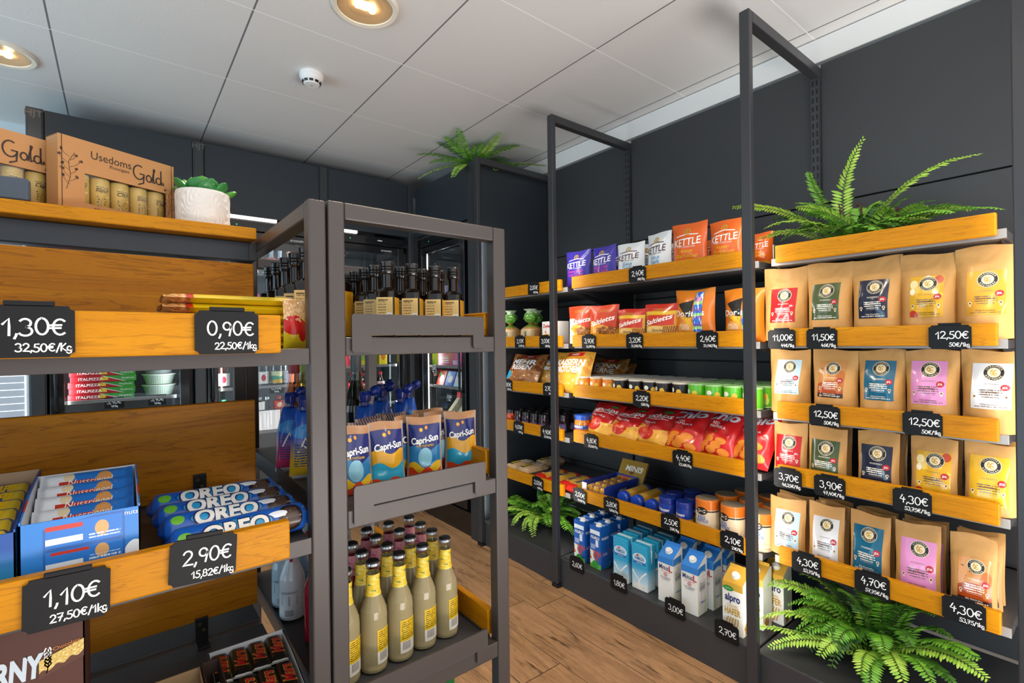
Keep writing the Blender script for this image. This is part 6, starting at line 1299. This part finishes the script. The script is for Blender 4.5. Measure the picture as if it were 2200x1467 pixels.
for i, (x, y, m, lb) in enumerate(((.352, 1.385, MSPW, 'white sparkling wine bottle by the left edge of the low shelf'), (.352, 1.465, MSPB, 'ice blue sparkling wine bottle by the left edge of the low shelf'), (.43, 1.40, MSPW, 'white sparkling wine bottle behind the pink lemonades, left'), (.50, 1.40, MSPW, 'white sparkling wine bottle behind the pink lemonades, middle'), (.57, 1.40, MSPW, 'white sparkling wine bottle behind the pink lemonades, right'), (.42, 1.48, MSPB, 'ice blue sparkling wine bottle in the inner rear row'))):
    sparkling(lb, (x, y, U3+.001), -.5, m)
t = thing('water_bottle', 'plastic bottle with green cap on the bottom shelf of the middle unit', 'bottle', (.615, 1.09, U4+.001)); b = MB().lathe([(0, 0)]+bottle_prof(.285, .034, .0125, .6, .28)[1:], 20, glass_pane('pet_clear', (.75, .85, .82), .3)); b.build('bottle', t)
MB().lathe([(.0145, .262), (.0152, .264), (.0152, .288), (.014, .291), (0, .291)], 22, mat('cap_green', '#0f7a3a', .35)).build('cap', t)
t = thing('water_bottle', 'second plastic bottle with green cap right of the first on the bottom shelf', 'bottle', (.665, 1.12, U4+.001)); b = MB().lathe([(0, 0)]+bottle_prof(.25, .032, .0125, .6, .28)[1:], 20, glass_pane('pet_clear')); b.build('bottle', t)
MB().lathe([(.0145, .228), (.0152, .23), (.0152, .252), (.014, .255), (0, .255)], 22, mat('cap_green')).build('cap', t)

# ================================================================ goods in the fridges
M_CLR = glass_pane('bottle_clear', (.86, .9, .9), .45); M_COLA = mat('cola_brown', '#2a120a', .1, coat=.5); M_AMB = glass_pane('amber_drink', (.55, .28, .10), .35)
def fbottle(label, loc, h, r_, m, mc, lab=None, lz=(.25, .55), name='bottle_drink', group=None, sh=.5):
    t = thing('chilled_bottle', label, 'bottle', loc, 0, group or 'bottles in the middle fridge'); MB().lathe([(0, 0)]+bottle_prof(h, r_, r_*.4, sh, .3)[1:], 18, m).build('bottle', t)
    MB().lathe([(r_*.44, h*.9), (r_*.46, h*.91), (r_*.46, h*.99), (0, h)], 14, mc).build('cap', t)
    if lab: b = MB(); b.lathe([(r_+.0006, h*lz[0]), (r_+.0006, h*lz[1])], 20, lab); b.build('label', t)
    return t
def fx(px, Y=3.5): return at(px, 800, Y=Y).x
MPZ = art('pizza_box', '#b3232a', [('d', 1, .35, .82, '#3f9a3a'), ('d', 1, .35, .80, '#e8e4dc'), ('d', 1, .35, .84, '#3f9a3a'), ('r', .44, .25, .56, .8, '#e3c23a')], rough=.4)
def pizza(label, x, y, z):
    t = thing('pizza_box', label, 'pizza box', (x, y, z), RND.uniform(-.03, .03), 'red pizza boxes in the left fridge'); b = MB().box(-.138, 0, 0, .138, .27, .031, MPZ, .001)
    b.text('ITALPIZZA', .013, lambda a, c: (a-.055, -.0012, .016+c), M_WTX, width=.1, bold=.02); b.text('Margherita', .009, lambda a, c: (a+.1, -.0012, .017+c), M_WTX, width=.055, shear=.2); b.build('box', t)
def chilled_tag(label, loc, s, rz=0):
    t = thing('chilled_price_tag', label, 'price tag', loc, rz, 'price tags in the fridges'); MB().box(-.042, 0, -.03, .042, .002, .03, M_TAG).build('plate', t); b = MB(); fn = lambda a, c: (a, -.0008, c); chalk(b, s, .02, fn, 0, .005, .003); chalk(b, '12/1kg', .009, fn, 0, -.018, .002); b.build('chalk_writing', t)
for k in range(6): pizza('red pizza box, %s from the bottom of the stack on the middle fridge shelf' % ORD[k], -.066+.004*(k % 2)-.006*(k < 3), 3.46+.004*(k % 3), FS1[1]+.001+.0318*k)
for k in range(4): pizza('red pizza box, %s from the bottom of the low stack in the left fridge' % ORD[k], -.05, 3.46, FS1[0]+.001+.0318*k)
chilled_tag('small chalk price tag reading 3,90 inside the left fridge', (-.02, 3.447, FS1[1]-.02), '3,90€'); chilled_tag('small chalk price tag reading 5,90 inside the left fridge', (.17, 3.447, FS1[1]-.02), '5,90€')
MBW = art('soup_bowl', '#b9c4b4', [('s', 'u', 40, .25, '#8f9a8c', (0, 0, 1, .85)), ('r', 0, .86, 1, 1, '#cfd8c8')], rough=.4); MBW2 = art('soup_bowl_grey', '#8b908f', [('s', 'u', 40, .25, '#6f7474', (0, 0, 1, .85))], rough=.4)
for k in range(3):
    t = thing('ready_meal_bowl', ('pale green ribbed ready meal bowl at the bottom of its stack', 'pale green ribbed ready meal bowl in the middle of its stack', 'grey ribbed ready meal bowl on top of its stack')[k], 'bowl', (.185, 3.58, FS1[1]+.001+.062*k), 0, 'ready meal bowls in the left fridge'); MB().lathe([(0, 0), (.062, 0), (.078, .052), (.084, .055), (.084, .059), (0, .06)], 26, MBW2 if k == 2 else MBW).build('bowl', t)
MSTRB = mat('ready_meal_sleeve', '#b98a4a', .5)
t = thing('ready_meal_box', 'wooden coloured ready meal box on the low shelf of the left fridge', 'box', (-.15, 3.45, FS1[0]+.13)); MB().box(0, 0, 0, .09, .12, .05, MSTRB, .002).build('box', t)
ML1 = art('label_lips', '#e6e4e0', [('e', .5, .5, .06, .28, '#c8283a'), ('n', 12, .66, '#3a3a3a')]); ML2 = art('label_meadow', '#d8d9a8', [('w', .6, .05, 20, '#3f9a7a'), ('w', .3, .05, 15, '#d9a83a')]); ML3 = art('label_lilac', '#cfc8d8', [('n', 6, .6, '#8a7aa0')]); ML4 = art('label_colared', '#c8301e', [('e', .5, .5, .08, .3, '#e8c8a0')])
MCR = mat('crown_red', '#b8342a', .4); MCRG = mat('crown_green', '#3f8a5a', .4); MPKF = mat('foil_pink', '#d9a08a', .3, .3); 
zz = FS2
for i, (px, m, mc, lab, lb) in enumerate(((563, M_CLR, M_GOLDTX, None, 'clear bottle left of the white ones on the top fridge shelf'), (586, MSPB, MSPB, M_RTX, 'left white bottle with red band on the top fridge shelf'), (604, MSPB, MSPB, M_RTX, 'right white bottle with red band on the top fridge shelf'), (623, M_CLR, MPKF, None, 'clear bottle with pink foil on the top fridge shelf'), (641, M_CLR, M_WTX, None, 'clear bottle with white top on the top fridge shelf'), (480, M_CLR, mat('cap_teal', '#3fa0a8', .4), None, 'bottle with teal cap at the left on the top fridge shelf'), (500, M_CLR, M_WTX, None, 'bottle with white cap at the left on the top fridge shelf'))):
    fbottle('chilled '+lb, (fx(px), 3.5, zz[3]+.001), .165, .029, m, mc, lab, (.62, .66))
for i, (px, mc, lb) in enumerate(((555, M_PINKTX, 'left pink'), (563, M_PINKTX, 'right pink'), (574, MCRG, 'left green'), (584, MCRG, 'right green'), (598, M_WTX, 'white'))):
    fbottle('chilled bottle with %s cap behind the yellow snack bags' % lb, (fx(px)+.012*i, 3.5+.03*(i % 2), zz[2]+.001), .255, .022, M_CLR, mc, ML2 if i < 4 else None)
for i, (px, m, lab, mc, lb) in enumerate(((478, M_COLA, ML1, MCR, 'dark bottle with white lips label left of the rear post'), (537, M_CLR, ML1, M_WTX, 'clear bottle with red mark label right of the rear post'), (563, M_CLR, ML1, M_WTX, 'clear bottle with white dotted label in the middle fridge'), (594, M_CLR, ML2, M_GOLDTX, 'clear bottle with green and yellow label in the middle fridge'), (618, M_CLR, ML3, M_WTX, 'clear bottle with lilac label in the middle fridge'))):
    fbottle('chilled '+lb, (fx(px), 3.49, zz[1]+.001), .25, .036, m, mc, lab, (.06, .36))
for i, (px, m, lab, mc, lb) in enumerate(((572, M_CLR, None, M_CROWN, 'left clear bottle'), (597, M_AMB, ML4, MCR, 'amber bottle with red label'), (613, M_AMB, ML4, MCR, 'second amber bottle with red label'), (556, M_COLA, M_WTX, M_CROWN, 'dark bottle with white label'), (480, M_COLA, None, MCRG, 'dark bottle left of the rear post'))):
    fbottle('chilled %s on the low middle fridge shelf' % lb, (fx(px), 3.49, zz[0]+.001), .215, .032, m, mc, lab, (.62, .86))
chilled_tag('small chalk price tag reading 0,70 inside the middle fridge', (fx(594, 3.447), 3.447, zz[1]-.02), '0,70€')
MJ = [art('juice_carton_'+n, c, [('e', .5, .4, .3, .2, d), ('r', .1, .6, .9, .8, e)], rough=.35) for n, c, d, e in (('red', '#c8384a', '#e8c0c0', '#f0e0e0'), ('yellow', '#d8c82a', '#7ab03a', '#f0f0d8'), ('lime', '#9ac03a', '#d8d83a', '#e8f0d0'), ('lemon', '#e8c81e', '#d87a1e', '#f4e890'))]
for i, px in enumerate((752, 775, 797, 819)):
    t = thing('juice_carton', 'chilled %s juice carton in the cola fridge' % ('red', 'yellow', 'lime green', 'lemon yellow')[i], 'carton', (fx(px), 3.46, FS3[2]+.001), 0, 'juice cartons in the cola fridge'); MB().box(-.031, 0, 0, .031, .06, .17, MJ[i], .002).build('carton', t); MB().lathe([(.01, .17), (.01, .182), (0, .183)], 12, M_WTX, cy=.03).build('cap', t)
MCL = art('label_cola', '#c8202a', [('n', 7, .58, '#f0e8e8', (.3, .2, .7, .8))], rough=.35); MCLW = art('label_cola_light', '#d8d2d2', [('n', 7, .56, '#c8202a', (.3, .2, .7, .8))], rough=.35)
for i, (px, lab, m) in enumerate(((779, MCL, M_COLA), (797, MCL, M_COLA), (817, MCLW, M_COLA), (757, MCL, M_COLA))):
    fbottle('chilled cola bottle with %s label, %s' % ('white' if i == 2 else 'red', ('second from the left', 'third from the left', 'rightmost', 'leftmost')[i]), (fx(px), 3.5, FS3[1]+.001), .225, .03, m, M_RTX, lab, (.5, .68), group='cola bottles in the third fridge', sh=.62)
MCW = art('label_water', '#2f6ac0', [('n', 8, .52, '#e8f0f8')], rough=.35)
for i, px in enumerate((775, 802, 826)): fbottle('chilled water bottle with blue label, %s from the left' % ORD[i], (fx(px), 3.5, FS3[0]+.001), .25, .036, M_CLR, M_BLUETX, MCW, (.2, .55), group='water bottles in the third fridge')
M_ORJ = mat('orange_drink', '#d8781c', .15, coat=.4)
for i, px in enumerate((809, 820, 831)): fbottle('chilled small orange drink bottle, %s from the left' % ORD[i], (fx(px), 3.5, FS3[3]+.001), .2, .024, M_ORJ, M_CROWN, M_WTX if i == 1 else None, (.55, .8), group='orange drink bottles in the third fridge')
t = thing('energy_drink_can', 'blue drink can between the oil bottle caps in the third fridge', 'can', (fx(779), 3.48, FS3[3]+.001)); MB().lathe([(0, 0), (.024, 0), (.026, .004), (.026, .13), (.023, .135), (0, .134)], 18, mat('can_blue', '#2450c8', .25, .4)).build('can', t)
chilled_tag('small chalk price tag reading 0,80 inside the third fridge', (fx(790, 3.447), 3.447, FS3[2]-.025), '0,80€')
# side fridge
def sy(px): return at(px, 800, X=1.88).y
def sbox(name, label, cat, px0, px1, z, h, m, d=.12, lean=0, group='chilled packs in the side fridge'):
    y0, y1 = sy(px0), sy(px1); t = thing(name, label, cat, (1.865, (y0+y1)/2, z+.001), RIGHT, group); t.rotation_euler = (-lean, 0, RIGHT); MB().box(-abs(y0-y1)/2, 0, 0, abs(y0-y1)/2, d, h, m, .002).build('carton', t)
MFZ = art('frozen_box', '#241f5a', [('e', .6, .45, .3, .25, '#d87a4a'), ('n', 7, .55, '#e8c080', (.35, .25, .85, .7)), ('n', 5, .62, '#7a3aa0'), ('e', .85, .85, .1, .12, '#e8e0e8')], rough=.35); MFZ2 = art('frozen_box_pink', '#b83a7a', [('n', 6, .55, '#3a1f5a'), ('e', .5, .5, .3, .2, '#e0c0c8')], rough=.35)
sbox('frozen_meal_box', 'dark blue frozen meal box with fried snack picture in the side fridge', 'box', 948, 990, FS4[3]+.101, .2, MFZ, .05); sbox('frozen_meal_box', 'dark frozen meal box with pink corner in the side fridge', 'box', 915, 946, FS4[3], .18, MFZ2, .05); sbox('frozen_meal_box', 'blue frozen box with colourful end below the fried snack box', 'box', 958, 992, FS4[3], .10, art('frozen_blue', '#2f6fb8', [('n', 4, .55, '#d8483a'), ('n', 6, .6, '#e8e8f0')]), .1)
for i, (a, c) in enumerate(((914, 926), (928, 940))): sbox('juice_carton', 'lime green carton in the side fridge, %s' % ('left', 'right')[i], 'carton', a, c, FS4[2], .19, MJ[2])
sbox('snack_carton', 'red and pink snack carton in the side fridge', 'carton', 945, 992, FS4[2], .10, art('snack_red', '#b8263a', [('t', .1, .2, .5, .7, 3, '#f0e0e0'), ('r', .7, .1, .95, .4, '#e8e4e0'), ('g', 'u', .6, 1, '#c84aa0')], rough=.35)); sbox('snack_carton', 'blue and purple snack carton behind the red one', 'carton', 955, 994, FS4[2]+.102, .06, art('snack_blue', '#2f7fc0', [('n', 4, .5, '#7a3a90')], rough=.35))
for i, (a, c, m) in enumerate(((940, 956, '#a03a22'), (958, 975, '#1f5fb0'), (977, 993, '#c8d8e0'))): sbox('cheese_pack', '%s snack pack leaning in the side fridge' % ('brown red', 'blue', 'white')[i], 'pack', a, c, FS4[1], .11, art('cheese_%d' % i, m, [('e', .3, .75, .15, .1, '#4f9a4a'), ('e', .55, .45, .25, .25, '#e4dcc8')], rough=.35), .03, .35)
MSW = mat('sandwich_bread', '#cbb894', .7); 
for i, px in enumerate((958, 978)):
    t = thing('sandwich_wedge', '%s sandwich wedge pack in the side fridge' % ('left', 'right')[i], 'sandwich', (1.87, sy(px), FS4[0]+.001), RIGHT, 'sandwich wedges in the side fridge'); MB().prism([(0, 0), (.13, 0), (.13, .15)], -.022, .022, MSW, 'x').build('bread', t); MB().prism([(.115, .135), (.131, .135), (.131, .175), (.12, .175)], -.023, .023, M_RTX, 'x').build('tab', t)
for i, px in enumerate((918, 930)): fbottle('chilled water bottle in the side fridge, %s' % ('left', 'right')[i], (1.9, sy(px), FS4[1]+.001), .2, .03, M_CLR, M_BLUETX, MPKF, (.3, .5), group='water bottles in the side fridge')
for i, (px, z) in enumerate(((938, FS4[2]-.03), (972, FS4[1]-.08))): chilled_tag('small chalk price tag reading %s inside the side fridge' % ('3,10', '2,30')[i], (1.853, sy(px), z), ('3,10€', '2,30€')[i], RIGHT)
